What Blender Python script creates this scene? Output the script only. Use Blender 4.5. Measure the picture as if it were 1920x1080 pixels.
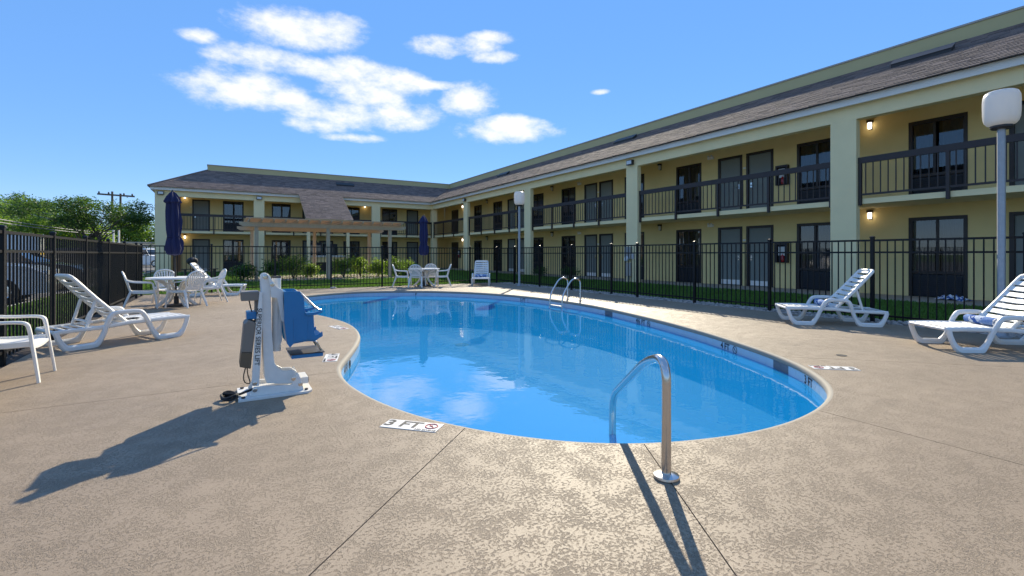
import bpy, bmesh, math, random
import numpy as np
from mathutils import Vector, Matrix
R = math.radians
random.seed(7)
for o in list(bpy.data.objects): bpy.data.objects.remove(o)
scene = bpy.context.scene
C = scene.collection

# ------------------------------------------------------------------ camera
cam_d = bpy.data.cameras.new('camera'); cam = bpy.data.objects.new('camera', cam_d); C.objects.link(cam)
cam.location = (0, 0, 1.15); cam.rotation_euler = (R(90), 0, R(-31.05))
cam_d.sensor_width = 36; cam_d.lens = 16.82; cam_d.shift_y = -0.0331
cam_d.clip_start = 0.05; cam_d.clip_end = 3000
scene.camera = cam
scene.render.resolution_x = 1024; scene.render.resolution_y = 576

# ------------------------------------------------------------------ world, sun, exposure
SUN_AZ, SUN_EL = R(40), R(29.9)          # azimuth from +Y towards +X
world = bpy.data.worlds.new('World'); scene.world = world; world.use_nodes = True
nt = world.node_tree; nt.nodes.clear()
def N(t, kind, **kw):
    n = t.nodes.new(kind)
    for k, v in kw.items(): setattr(n, k, v)
    return n
def mth(t, op, a, b=None, c=None, clamp=False):
    n = N(t, 'ShaderNodeMath', operation=op, use_clamp=clamp)
    for i, v in enumerate((a, b, c)):
        if v is None: continue
        if isinstance(v, (int, float)): n.inputs[i].default_value = v
        else: t.links.new(v, n.inputs[i])
    return n.outputs[0]
sky = N(nt, 'ShaderNodeTexSky', sky_type='NISHITA', sun_disc=False, sun_elevation=SUN_EL, sun_rotation=SUN_AZ,
        altitude=0, air_density=.8, dust_density=0.0, ozone_density=3.0)
gam = N(nt, 'ShaderNodeGamma'); gam.inputs[1].default_value = .62; nt.links.new(sky.outputs[0], gam.inputs[0])
hsv = N(nt, 'ShaderNodeHueSaturation'); hsv.inputs['Hue'].default_value = .512; hsv.inputs['Saturation'].default_value = 1.7; nt.links.new(gam.outputs[0], hsv.inputs['Color'])
tin = N(nt, 'ShaderNodeMix', data_type='RGBA', blend_type='MIX'); tin.inputs[0].default_value = .60; tin.inputs[7].default_value = (.55, 1.02, 1.95, 1)   # flat blue mixed in to even the sky and its fill
nt.links.new(hsv.outputs[0], tin.inputs[6])
bg = N(nt, 'ShaderNodeBackground'); bg.inputs['Strength'].default_value = 0.15; nt.links.new(tin.outputs[2], bg.inputs['Color'])
tc = N(nt, 'ShaderNodeTexCoord'); sep = N(nt, 'ShaderNodeSeparateXYZ'); nt.links.new(tc.outputs['Generated'], sep.inputs[0])
az = mth(nt, 'ARCTAN2', sep.outputs[0], sep.outputs[1]); el = mth(nt, 'ARCSINE', sep.outputs[2])
nz = N(nt, 'ShaderNodeTexNoise'); nz.inputs['Scale'].default_value = 15; nz.inputs['Detail'].default_value = 9; nz.inputs['Roughness'].default_value = .63
mpn = N(nt, 'ShaderNodeMapping'); mpn.inputs['Scale'].default_value = (1, 1, 1.9); nt.links.new(tc.outputs['Generated'], mpn.inputs[0]); nt.links.new(mpn.outputs[0], nz.inputs['Vector'])
# fair-weather clouds, first row in view: azimuth, elevation, half-widths (radians)
CLOUDS = [(0.122,0.403,0.112,0.034),(0.199,0.412,0.051,0.029),(-0.038,0.364,0.032,0.013),(0.064,0.348,0.101,0.022),(0.151,0.348,0.066,0.018),(0.029,0.294,0.102,0.037),(0.095,0.290,0.052,0.028),(0.219,0.346,0.086,0.028),(0.291,0.334,0.084,0.027),(0.199,0.268,0.108,0.029),(0.160,0.245,0.066,0.019),(0.301,0.276,0.091,0.030),(0.250,0.311,0.094,0.031),(0.219,0.227,0.069,0.009),(0.398,0.405,0.063,0.020),(0.475,0.408,0.054,0.021),(0.503,0.423,0.051,0.014),(0.497,0.392,0.058,0.014),(0.450,0.311,0.056,0.035),(0.531,0.254,0.103,0.026),(0.542,0.266,0.058,0.018),(0.376,0.335,0.062,0.010),(0.724,0.322,0.020,0.006),
          (2.41,0.30,0.110,0.040),(1.72,0.51,0.175,0.063),(-1.73,0.38,0.127,0.045),(2.15,0.30,0.093,0.067),(-1.48,0.81,0.206,0.042),(2.70,0.68,0.174,0.065),(-1.27,0.28,0.130,0.059),(-2.78,0.35,0.120,0.038),(-1.05,0.85,0.181,0.046),(-1.15,0.64,0.186,0.065),(-2.77,0.52,0.143,0.050),(2.10,0.44,0.158,0.037),(1.64,0.68,0.122,0.054),(-0.79,0.36,0.115,0.042),(-2.27,0.42,0.112,0.061),(2.75,0.63,0.187,0.039),(1.70,0.39,0.150,0.057),(2.41,0.46,0.096,0.051),(1.62,0.73,0.202,0.068),(-1.86,0.92,0.118,0.045),(-0.92,0.79,0.151,0.068),(-2.32,0.82,0.141,0.042),(2.79,0.23,0.076,0.041)]  # unseen clouds added around the dome to whiten the sky's fill light
acc = None
for a, e, ra, re in CLOUDS:
    dx = mth(nt, 'MULTIPLY', mth(nt, 'SUBTRACT', az, a), 1/ra); dy = mth(nt, 'MULTIPLY', mth(nt, 'SUBTRACT', el, e), 1/re)
    q = mth(nt, 'SUBTRACT', 1.0, mth(nt, 'ADD', mth(nt, 'MULTIPLY', dx, dx), mth(nt, 'MULTIPLY', dy, dy)))
    q = mth(nt, 'MAXIMUM', q, -1.5)
    acc = q if acc is None else mth(nt, 'SMOOTH_MAX', acc, q, .25)
dens = mth(nt, 'ADD', acc, mth(nt, 'MULTIPLY', mth(nt, 'SUBTRACT', nz.outputs[0], .49), 3.5))
mr = N(nt, 'ShaderNodeMapRange', interpolation_type='SMOOTHSTEP'); nt.links.new(dens, mr.inputs[0])
mr.inputs[1].default_value = -.3; mr.inputs[2].default_value = 1.5; mr.inputs[4].default_value = .92
cbg = N(nt, 'ShaderNodeBackground'); cbg.inputs[0].default_value = (.97, .95, 1, 1); cbg.inputs[1].default_value = .42
mix = N(nt, 'ShaderNodeMixShader'); wo = N(nt, 'ShaderNodeOutputWorld')
nt.links.new(mr.outputs[0], mix.inputs[0]); nt.links.new(bg.outputs[0], mix.inputs[1]); nt.links.new(cbg.outputs[0], mix.inputs[2]); nt.links.new(mix.outputs[0], wo.inputs[0])

sun_d = bpy.data.lights.new('sun', 'SUN'); sun = bpy.data.objects.new('sun', sun_d); C.objects.link(sun)
sun_d.energy = 2.4; sun_d.angle = R(.53); sun_d.color = (1, .90, .70)
sdir = Vector((math.sin(SUN_AZ)*math.cos(SUN_EL), math.cos(SUN_AZ)*math.cos(SUN_EL), math.sin(SUN_EL)))
sun.rotation_euler = sdir.to_track_quat('Z', 'Y').to_euler(); sun.location = (10, 10, 30)
vs = scene.view_settings; vs.view_transform = 'Standard'; vs.look = 'None'; vs.gamma = 1; vs.exposure = 1.55; vs.use_curve_mapping = False

# ------------------------------------------------------------------ materials
MATS = {}
def mat(name, col, rough=.6, metal=0., spec=.5, noise=None, bump=None, emit=None, island=0., trans=None, coat=0.):
    """noise=(scale, amount, detail) colour variation; bump=(scale, strength, distance); island = per-piece value variation"""
    m = bpy.data.materials.new(name); m.use_nodes = True; t = m.node_tree; b = t.nodes['Principled BSDF']
    b.inputs['Base Color'].default_value = (*col, 1); b.inputs['Roughness'].default_value = rough; b.inputs['Metallic'].default_value = metal
    b.inputs['Specular IOR Level'].default_value = spec; b.inputs['Coat Weight'].default_value = coat
    geo = N(t, 'ShaderNodeNewGeometry')
    cur = None
    if noise:
        n = N(t, 'ShaderNodeTexNoise'); n.inputs['Scale'].default_value = noise[0]; n.inputs['Detail'].default_value = noise[2] if len(noise) > 2 else 4
        t.links.new(geo.outputs['Position'], n.inputs['Vector'])
        val = mth(t, 'ADD', mth(t, 'MULTIPLY', mth(t, 'SUBTRACT', n.outputs[0], .5), noise[1]*2), 1.0); cur = val
    if island:
        v = mth(t, 'ADD', mth(t, 'MULTIPLY', mth(t, 'SUBTRACT', geo.outputs['Random Per Island'], .5), island*2), 1.0)
        cur = v if cur is None else mth(t, 'MULTIPLY', cur, v)
    if cur is not None:
        h = N(t, 'ShaderNodeHueSaturation'); h.inputs['Color'].default_value = (*col, 1); t.links.new(cur, h.inputs['Value']); t.links.new(h.outputs[0], b.inputs['Base Color'])
    if bump:
        n2 = N(t, 'ShaderNodeTexNoise'); n2.inputs['Scale'].default_value = bump[0]; n2.inputs['Detail'].default_value = 5
        t.links.new(geo.outputs['Position'], n2.inputs['Vector'])
        bp = N(t, 'ShaderNodeBump'); bp.inputs['Strength'].default_value = bump[1]; bp.inputs['Distance'].default_value = bump[2]
        t.links.new(n2.outputs[0], bp.inputs['Height']); t.links.new(bp.outputs[0], b.inputs['Normal'])
    if emit: b.inputs['Emission Color'].default_value = (*emit[0], 1); b.inputs['Emission Strength'].default_value = emit[1]
    if trans:   # leaf-like translucency
        tr = N(t, 'ShaderNodeBsdfTranslucent'); tr.inputs[0].default_value = (*trans[0], 1); mx = N(t, 'ShaderNodeMixShader'); mx.inputs[0].default_value = trans[1]
        t.links.new(b.outputs[0], mx.inputs[1]); t.links.new(tr.outputs[0], mx.inputs[2]); t.links.new(mx.outputs[0], t.nodes['Material Output'].inputs[0])
    MATS[name] = m; return m

def deck_material():
    m = mat('knockdown_deck', (.35, .262, .178), .6, spec=.4); t = m.node_tree; b = t.nodes['Principled BSDF']; geo = N(t, 'ShaderNodeNewGeometry')
    def noise(s, d, r=.5):
        n = N(t, 'ShaderNodeTexNoise'); n.inputs['Scale'].default_value = s; n.inputs['Detail'].default_value = d; n.inputs['Roughness'].default_value = r
        t.links.new(geo.outputs['Position'], n.inputs['Vector']); return n.outputs[0]
    a = noise(64, 6, .70); big = noise(.7, 5, .6); fine = noise(210, 3); mid = noise(7, 4)
    thr = mth(t, 'ADD', .47, mth(t, 'MULTIPLY', mth(t, 'SUBTRACT', mid, .5), .35))
    pl = N(t, 'ShaderNodeMapRange', interpolation_type='SMOOTHSTEP'); t.links.new(mth(t, 'SUBTRACT', a, thr), pl.inputs[0]); pl.inputs[1].default_value = -.035; pl.inputs[2].default_value = .03
    hgt = mth(t, 'ADD', mth(t, 'MULTIPLY', pl.outputs[0], .8), mth(t, 'MULTIPLY', mth(t, 'MULTIPLY', fine, mth(t, 'SUBTRACT', 1.15, pl.outputs[0])), .9))
    bp = N(t, 'ShaderNodeBump'); bp.inputs['Strength'].default_value = .8; bp.inputs['Distance'].default_value = .010; t.links.new(hgt, bp.inputs['Height']); t.links.new(bp.outputs[0], b.inputs['Normal'])
    v = mth(t, 'ADD', .84, mth(t, 'ADD', mth(t, 'MULTIPLY', pl.outputs[0], .05), mth(t, 'ADD', mth(t, 'MULTIPLY', mth(t, 'SUBTRACT', big, .5), .55), mth(t, 'MULTIPLY', mth(t, 'SUBTRACT', fine, .5), .8))))
    st = N(t, 'ShaderNodeMapRange', interpolation_type='SMOOTHSTEP'); t.links.new(noise(1.9, 6, .65), st.inputs[0]); st.inputs[1].default_value = .60; st.inputs[2].default_value = .74; st.inputs[4].default_value = .16
    sp = N(t, 'ShaderNodeMapRange', interpolation_type='SMOOTHSTEP'); t.links.new(noise(9, 2), sp.inputs[0]); sp.inputs[1].default_value = .72; sp.inputs[2].default_value = .76; sp.inputs[4].default_value = .14
    v = mth(t, 'SUBTRACT', v, mth(t, 'ADD', st.outputs[0], sp.outputs[0]))
    h = N(t, 'ShaderNodeHueSaturation'); h.inputs['Color'].default_value = (.36, .272, .185, 1); t.links.new(v, h.inputs['Value']); t.links.new(h.outputs[0], b.inputs['Base Color'])
    return m
M_deck = deck_material()
def clear_material(name, tint, ior, wave=None, rough=0., body=None):
    m = bpy.data.materials.new(name); m.use_nodes = True; t = m.node_tree; t.nodes.clear()
    fr = N(t, 'ShaderNodeFresnel'); fr.inputs['IOR'].default_value = ior
    tr = N(t, 'ShaderNodeBsdfTransparent'); tr.inputs[0].default_value = (*tint, 1); gl = N(t, 'ShaderNodeBsdfGlossy'); gl.inputs['Roughness'].default_value = rough
    mx = N(t, 'ShaderNodeMixShader'); out = N(t, 'ShaderNodeOutputMaterial')
    if wave:
        geo = N(t, 'ShaderNodeNewGeometry'); h = None
        for s, w in wave[0]:
            n = N(t, 'ShaderNodeTexNoise'); n.inputs['Scale'].default_value = s; n.inputs['Detail'].default_value = 2; t.links.new(geo.outputs['Position'], n.inputs['Vector'])
            v = mth(t, 'MULTIPLY', n.outputs[0], w); h = v if h is None else mth(t, 'ADD', h, v)
        bp = N(t, 'ShaderNodeBump'); bp.inputs['Strength'].default_value = wave[1]; bp.inputs['Distance'].default_value = wave[2]
        t.links.new(h, bp.inputs['Height']); t.links.new(bp.outputs[0], gl.inputs['Normal']); t.links.new(bp.outputs[0], fr.inputs['Normal'])
    g2 = N(t, 'ShaderNodeNewGeometry'); bk = g2.outputs['Backfacing']      # from below the sheet light passes with a small even loss
    fac = mth(t, 'ADD', mth(t, 'MULTIPLY', fr.outputs[0], mth(t, 'SUBTRACT', 1.0, bk)), mth(t, 'MULTIPLY', bk, .06))
    t.links.new(fac, mx.inputs[0]); src = tr.outputs[0]
    if body:   # light scattered back up by the water itself
        df = N(t, 'ShaderNodeBsdfDiffuse'); df.inputs[0].default_value = (*body[0], 1); m2 = N(t, 'ShaderNodeMixShader'); m2.inputs[0].default_value = body[1]
        t.links.new(src, m2.inputs[1]); t.links.new(df.outputs[0], m2.inputs[2]); src = m2.outputs[0]
    t.links.new(src, mx.inputs[1]); t.links.new(gl.outputs[0], mx.inputs[2]); t.links.new(mx.outputs[0], out.inputs[0])
    MATS[name] = m; return m
M_water = clear_material('pool_water', (.82, .97, 1.0), 3.1, (((1.1, 1.0), (5., .30), (16., .08)), .15, .03), body=((.010, .38, .80), .6))
M_glass = clear_material('window_glass', (.55, .58, .6), 1.9)
M_cream = mat('cream_stucco', (.95, .77, .43), .85, noise=(1.6, .09, 8), bump=(60, .25, .004))
M_wall = mat('tan_stucco', (.84, .64, .28), .85, noise=(1.3, .12, 8), bump=(70, .3, .004))
M_white = mat('white_fascia_paint', (.88, .82, .74), .5, noise=(3, .03))
M_para = mat('olive_parapet_stucco', (.56, .46, .23), .85, noise=(1.2, .06), bump=(50, .2, .004))
M_brown = mat('dark_brown_frame', (.028, .018, .014), .45)
M_rail = mat('dark_brown_railing', (.034, .022, .02), .5, noise=(6, .15))
M_door = mat('grey_green_door', (.21, .22, .19), .5, noise=(4, .04))
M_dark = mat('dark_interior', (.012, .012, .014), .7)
M_curtain = mat('grey_curtain', (.26, .26, .27), .9)
M_ac = mat('black_grille', (.012, .013, .018), .6)
M_black = mat('black_fence_enamel', (.005, .005, .006), .45, spec=.3)
M_shingle = mat('brown_shingle', (.20, .143, .118), .9, noise=(1.2, .08), island=.30, bump=(90, .4, .004))
M_drip = mat('dark_drip_edge', (.03, .026, .024), .5)
M_plastic = mat('white_resin', (.80, .77, .71), .42, noise=(6, .08, 6), bump=(25, .05, .002))
M_steel = mat('stainless_steel', (.62, .60, .57), .2, metal=1, noise=(40, .05))
M_basin = mat('blue_pool_plaster', (.02, .36, .72), .7, noise=(1.0, .05))
M_tile = mat('pale_blue_tile', (.42, .53, .60), .18, island=.05, noise=(9, .08))
M_tiledark = mat('skimmer_dark', (.10, .12, .14), .5)
M_marker = mat('white_marker_tile', (.74, .71, .66), .5, noise=(14, .1))
M_ink = mat('black_lettering', (.012, .012, .014), .6)
M_red = mat('red_print', (.45, .06, .06), .6)
M_grass = mat('grass_blades', (.11, .21, .03), .7, island=.35, trans=((.13, .24, .03), .35))
M_lawn = mat('lawn_soil', (.085, .13, .03), .95, noise=(1.5, .25), bump=(30, .5, .02))
M_asph = mat('asphalt', (.13, .125, .12), .9, noise=(30, .25), bump=(120, .4, .005))
M_conc = mat('pale_concrete', (.45, .40, .35), .85, noise=(3, .10), bump=(60, .3, .004))
M_walk = mat('walkway_concrete', (.36, .30, .23), .85, noise=(3, .12))
M_stone = mat('river_stone', (.40, .34, .29), .75, island=.45)
M_mulch = mat('dark_mulch', (.05, .035, .025), .95, noise=(25, .4), bump=(50, .9, .03))
M_wood = mat('cedar_lumber', (.50, .40, .27), .75, noise=(5, .14, 6), island=.1)
M_woodtop = mat('sunlit_cedar_slat', (.56, .38, .22), .7, noise=(5, .12, 6), island=.12)  # slats tinted warmer than the lumber, sunlight from behind put in the colour
M_navy = mat('navy_canvas', (.012, .015, .07), .8, noise=(8, .15))
M_blue = mat('blue_resin', (.006, .16, .37), .34, noise=(5, .05))
M_powder = mat('white_powder_coat', (.76, .73, .67), .42, noise=(14, .12, 7), bump=(18, .06, .002))
M_taupe = mat('taupe_plastic', (.20, .17, .14), .5)
M_tobacco = mat('brown_plastic', (.13, .09, .05), .5)
M_galv = mat('galvanised_post', (.36, .36, .36), .5, metal=.6, noise=(18, .15))
M_globe = mat('opal_globe', (.80, .78, .74), .35, spec=.5, trans=((.85, .82, .76), .35))
M_leaf = mat('green_leaf', (.085, .165, .028), .55, island=.45, trans=((.20, .33, .03), .45))
M_leafdk = mat('dark_green_leaf', (.050, .108, .022), .55, island=.45, trans=((.10, .19, .02), .4))
M_leaflt = mat('bright_green_leaf', (.11, .20, .025), .5, island=.4, trans=((.30, .45, .04), .45))
M_bark = mat('grey_bark', (.12, .09, .07), .9, noise=(10, .3), bump=(30, .6, .01))
M_towel = mat('blue_white_towel', (.50, .56, .66), .95); M_towelb = mat('blue_towel', (.16, .26, .48), .95, noise=(30, .3))
M_carw = mat('white_car_paint', (.70, .71, .72), .25, coat=.6); M_card = mat('charcoal_car_paint', (.03, .032, .036), .22, coat=.7)
M_cars = mat('silver_car_paint', (.45, .46, .48), .25, metal=.4, coat=.6)
M_tyre = mat('tyre_rubber', (.012, .012, .012), .8); M_cargl = mat('dark_car_glass', (.02, .025, .03), .05, spec=.8)
M_lens = mat('lamp_lens', (.7, .7, .68), .1); M_tail = mat('red_lens', (.35, .01, .01), .15)
M_bulb = mat('sconce_bulb', (1, .95, .85), .4, emit=((1, .90, .72), 1.1))
M_bulbdim = mat('sconce_glass', (.65, .62, .55), .3)
M_pole = mat('weathered_pole', (.16, .12, .09), .9, noise=(6, .2)); M_wire = mat('wire', (.30, .30, .30), .6)
M_yellow = mat('yellow_paint', (.6, .42, .02), .5)
M_counter = mat('counter_tile', (.62, .60, .55), .5, island=.08)
M_redwall = mat('brown_stair_wall', (.30, .17, .09), .85, noise=(2, .1))

def towel_stripes(m, axis=0):
    t = m.node_tree; b = t.nodes['Principled BSDF']; geo = N(t, 'ShaderNodeTexCoord'); n = N(t, 'ShaderNodeTexNoise'); n.inputs['Scale'].default_value = 14; n.inputs['Detail'].default_value = 2
    t.links.new(geo.outputs['Object'], n.inputs['Vector']); r = N(t, 'ShaderNodeValToRGB'); r.color_ramp.interpolation = 'CONSTANT'
    e = r.color_ramp.elements; e[0].color = (.66, .69, .74, 1); e[1].position = .52; e[1].color = (.03, .10, .34, 1)
    t.links.new(n.outputs[0], r.inputs[0]); t.links.new(r.outputs[0], b.inputs['Base Color'])
towel_stripes(M_towel)

# ------------------------------------------------------------------ mesh helpers
class MB:
    def __init__(s): s.v = []; s.f = []
    def add(s, vs, fs):
        k = len(s.v); s.v += [tuple(p) for p in vs]; s.f += [tuple(i+k for i in f) for f in fs]; return s
    def box(s, x0, x1, y0, y1, z0, z1):
        return s.add([(x0,y0,z0),(x1,y0,z0),(x1,y1,z0),(x0,y1,z0),(x0,y0,z1),(x1,y0,z1),(x1,y1,z1),(x0,y1,z1)],
                     [(0,3,2,1),(4,5,6,7),(0,1,5,4),(1,2,6,5),(2,3,7,6),(3,0,4,7)])
    def prism(s, prof, d0, d1, axis='y'):
        """closed 2D profile extruded between d0 and d1 along an axis (profile coordinates are the two others in order)"""
        n = len(prof)
        def P(p, d): return {'y': (p[0], d, p[1]), 'x': (d, p[0], p[1]), 'z': (p[0], p[1], d)}[axis]
        vs = [P(p, d0) for p in prof]+[P(p, d1) for p in prof]
        fs = [tuple(range(n)), tuple(range(2*n-1, n-1, -1))]+[(i, i+n, (i+1) % n+n, (i+1) % n) for i in range(n)]
        return s.add(vs, fs)
    def sweep(s, path, sec, closed=False, up=(0,0,1), scale=None):
        """closed section swept along a polyline; sec=[(a,b)] with a along side, b along normal"""
        path = [Vector(p) for p in path]; n = len(path); m = len(sec); vs = []; up = Vector(up)
        for i, p in enumerate(path):
            a = path[(i-1) % n] if (closed or i > 0) else p; b = path[(i+1) % n] if (closed or i < n-1) else p
            t = (b-a).normalized(); side = t.cross(up)
            if side.length < 1e-4: side = t.cross(Vector((1, 0, 0)) if abs(t.x) < .9 else Vector((0, 1, 0)))
            side.normalize(); nr = side.cross(t); k = scale[i] if scale else 1
            vs += [p+side*(q[0]*k)+nr*(q[1]*k) for q in sec]
        fs = []
        for i in range(n if closed else n-1):
            j = (i+1) % n
            for k in range(m): fs.append((i*m+k, i*m+(k+1) % m, j*m+(k+1) % m, j*m+k))
        if not closed: fs += [tuple(range(m-1, -1, -1)), tuple((n-1)*m+k for k in range(m))]
        return s.add(vs, fs)
    def tube(s, path, r, n=10, scale=None, up=(0,0,1), closed=False):
        return s.sweep(path, [(r*math.cos(2*math.pi*k/n), r*math.sin(2*math.pi*k/n)) for k in range(n)], closed, up, scale)
    def lathe(s, prof, n=24, c=(0,0,0), fold=None):
        vs = []; m = len(prof)
        for k in range(n):
            a = 2*math.pi*k/n
            for i, (r, z) in enumerate(prof):
                rr = r*(fold(a, i) if fold else 1); vs.append((c[0]+rr*math.cos(a), c[1]+rr*math.sin(a), c[2]+z))
        fs = []
        for k in range(n):
            j = (k+1) % n
            for i in range(m-1): fs.append((k*m+i, j*m+i, j*m+i+1, k*m+i+1))
        fs += [tuple(k*m for k in range(n-1, -1, -1)), tuple(k*m+m-1 for k in range(n))]
        return s.add(vs, fs)
    def xform(s, M): s.v = [tuple(M @ Vector(p)) for p in s.v]; return s
    def mesh(s, name, mt, smooth=False, bevel=0, fix=True):
        me = bpy.data.meshes.new(name); me.from_pydata(s.v, [], s.f); me.validate()
        if fix or bevel:
            bm = bmesh.new(); bm.from_mesh(me); bmesh.ops.recalc_face_normals(bm, faces=bm.faces)
            if bevel:
                es = [e for e in bm.edges if len(e.link_faces) == 2 and e.calc_face_angle(0) > .6]
                bmesh.ops.bevel(bm, geom=es, offset=bevel, segments=2, profile=.6, affect='EDGES', clamp_overlap=True)
            bm.to_mesh(me); bm.free()
        if mt: me.materials.append(mt)
        if smooth:
            me.shade_smooth()
            try: me.set_sharp_from_angle(angle=R(38))
            except Exception: pass
        return me
    def build(s, name, mt, parent=None, **kw): return obj(name, s.mesh(name, mt, **kw), parent)
def obj(name, me, parent=None, loc=None, rz=0, **props):
    o = bpy.data.objects.new(name, me); C.objects.link(o)
    if parent is not None: o.parent = parent
    if loc is not None: o.location = loc
    if rz: o.rotation_euler = (0, 0, rz)
    for k, v in props.items(): o[k] = v
    return o
def tag(o, label, cat, group=None):
    o['label'] = label; o['category'] = cat
    if group: o['group'] = group
    return o
def thing(name, label, cat, loc=(0,0,0), rz=0, group=None): return tag(obj(name, None, None, loc, rz), label, cat, group)
def structure(o): o['kind'] = 'structure'; return o
def stuff(o): o['kind'] = 'stuff'; return o
def copy_tree(o, parent=None):
    c = o.copy(); C.objects.link(c); c.parent = parent
    for ch in [x for x in KIDS.get(o.name, [])]: copy_tree(ch, c)
    return c
KIDS = {}
def index_kids(root):
    KIDS.clear()
    for o in bpy.data.objects:
        if o.parent: KIDS.setdefault(o.parent.name, []).append(o)
def put(root, loc, rz, label=None, group=None, first=False):
    o = root if first else copy_tree(root)
    o.location = loc; o.rotation_euler = (0, 0, rz)
    if label: o['label'] = label
    if group: o['group'] = group
    return o
def smooth_path(pts, sub=4, closed=False):
    P = [Vector(p) for p in pts]; n = len(P); out = []
    for i in range(n if closed else n-1):
        p0, p1, p2, p3 = (P[(i+k) % n] if closed else P[min(max(i+k, 0), n-1)] for k in (-1, 0, 1, 2))
        for j in range(sub):
            t = j/sub; out.append(.5*((2*p1)+(-p0+p2)*t+(2*p0-5*p1+4*p2-p3)*t*t+(-p0+3*p1-3*p2+p3)*t**3))
    if not closed: out.append(P[-1])
    return out
def fillet(pts, r, seg=6):
    P = [Vector(p) for p in pts]; out = [P[0]]
    for i in range(1, len(P)-1):
        a = (P[i-1]-P[i]); b = (P[i+1]-P[i]); k = min(r, a.length*.49, b.length*.49); p = P[i]+a.normalized()*k; q = P[i]+b.normalized()*k
        for j in range(seg+1):
            t = j/seg; out.append(p*(1-t)**2+P[i]*2*t*(1-t)+q*t*t)
    return out+[P[-1]]
def rrect(w, h, r=.3):
    a, b = w/2, h/2; c = r*min(a, b)*2*.5
    return [(-a+c,-b),(a-c,-b),(a,-b+c),(a,b-c),(a-c,b),(-a+c,b),(-a,b-c),(-a,-b+c)]
def text_mesh(txt, size, mt, extrude=.0008, align='CENTER', bold=.026):
    cu = bpy.data.curves.new('lettering', 'FONT'); cu.body = txt; cu.size = size; cu.extrude = extrude; cu.align_x = align; cu.align_y = 'CENTER'
    cu.offset = size*bold
    o = bpy.data.objects.new('lettering', cu); C.objects.link(o); dg = bpy.context.evaluated_depsgraph_get()
    me = bpy.data.meshes.new_from_object(o.evaluated_get(dg)); me.materials.clear(); me.materials.append(mt)
    bpy.data.objects.remove(o); bpy.data.curves.remove(cu); return me
def fill_poly(loops, z=0.):
    """triangulated flat polygon, optional holes -> (verts, faces)"""
    bm = bmesh.new()
    for lp in loops:
        vs = [bm.verts.new((p[0], p[1], z)) for p in lp]
        for i in range(len(vs)): bm.edges.new((vs[i], vs[(i+1) % len(vs)]))
    bmesh.ops.triangle_fill(bm, use_beauty=True, use_dissolve=False, edges=bm.edges[:])
    bm.verts.index_update()
    for f in bm.faces:
        if f.normal.z < 0 or (f.normal_update() or f.normal.z < 0): f.normal_flip()
    V = [tuple(v.co) for v in bm.verts]; Fc = [tuple(v.index for v in f.verts) for f in bm.faces]; bm.free(); return V, Fc

# ================================================================== ground, deck, pool
POOL = [(2.0,14.33),(2.95,14.86),(3.95,14.93),(5.42,14.18),(6.52,12.7),(7.1,10.68),(7.1,8.47),(6.66,6.42),(6.17,4.85),(5.66,3.68),(5.25,2.93),(4.86,2.46),(4.42,2.12),
        (3.95,1.94),(3.42,1.86),(2.94,1.88),(2.52,1.98),(2.2,2.11),(1.92,2.29),(1.68,2.52),(1.45,2.82),(1.23,3.22),(1.07,3.70),(.985,4.18),(.965,4.58),(1.0,4.95),(1.08,5.25),
        (1.29,5.79),(1.5,6.37),(1.67,6.98),(1.77,7.7),(1.77,8.44),(1.66,9.18),(1.51,9.85),(1.36,10.8),(1.25,11.8),(1.24,12.8),(1.46,13.7)]
OUT = [(p.x, p.y) for p in smooth_path([(x, y, 0) for x, y in POOL], 5, True)]
NP = len(OUT)
def pool_normal(i):   # outwards from the water
    a = OUT[(i-1) % NP]; b = OUT[(i+1) % NP]; t = Vector((b[0]-a[0], b[1]-a[1])).normalized(); return Vector((-t.y, t.x))
sgn = sum(OUT[i][0]*OUT[(i+1) % NP][1]-OUT[(i+1) % NP][0]*OUT[i][1] for i in range(NP))
NS = [pool_normal(i)*(1 if sgn < 0 else -1) for i in range(NP)]
def off(d): return [(OUT[i][0]+NS[i].x*d, OUT[i][1]+NS[i].y*d) for i in range(NP)]
def near_idx(x, y): return min(range(NP), key=lambda i: (OUT[i][0]-x)**2+(OUT[i][1]-y)**2)
DX0, DX1, DY0, DY1 = -1.92, 9.36, -7.0, 16.85

def sheet(name, x0, x1, y0, y1, z, m, hole=None):
    mb = MB()
    if hole: V, Fc = fill_poly([[(x0,y0),(x1,y0),(x1,y1),(x0,y1)], hole], z); mb.add(V, Fc)
    else: mb.add([(x0,y0,z),(x1,y0,z),(x1,y1,z),(x0,y1,z)], [(0,1,2,3)])
    return structure(mb.build(name, m, fix=False))
sheet('ground', -900, 900, -900, 900, -.16, M_lawn, [(DX0+.05,DY0+.05),(DX1-.05,DY0+.05),(DX1-.05,DY1-.05),(DX0+.05,DY1-.05)])
lawn = sheet('lawn', -4.0, 14.3, -12, 36.3, -.035, M_lawn, [(DX0+.03,DY0+.03),(DX1-.03,DY0+.03),(DX1-.03,DY1-.03),(DX0+.03,DY1-.03)])
sheet('parking_lot', -70, -4.15, -40, 75, -.13, M_asph)
structure(MB().prism([(-4.15,-.14),(-4.15,-.02),(-4.13,0),(-4.0,0),(-4.0,-.14)], -12, 60, 'y').build('kerb', M_conc))
for k in range(9):
    structure(MB().box(-9.2, -4.3, 4.6+k*2.75, 4.7+k*2.75, -.126, -.1255).build('parking_line', M_white))
structure(MB().box(14.34, 16.2, -12, 38.1, -.1, .0).build('walkway', M_walk))
structure(MB().box(-3.6, 14.34, 36.3, 38.1, -.1, .0).build('walkway', M_walk))

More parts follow.
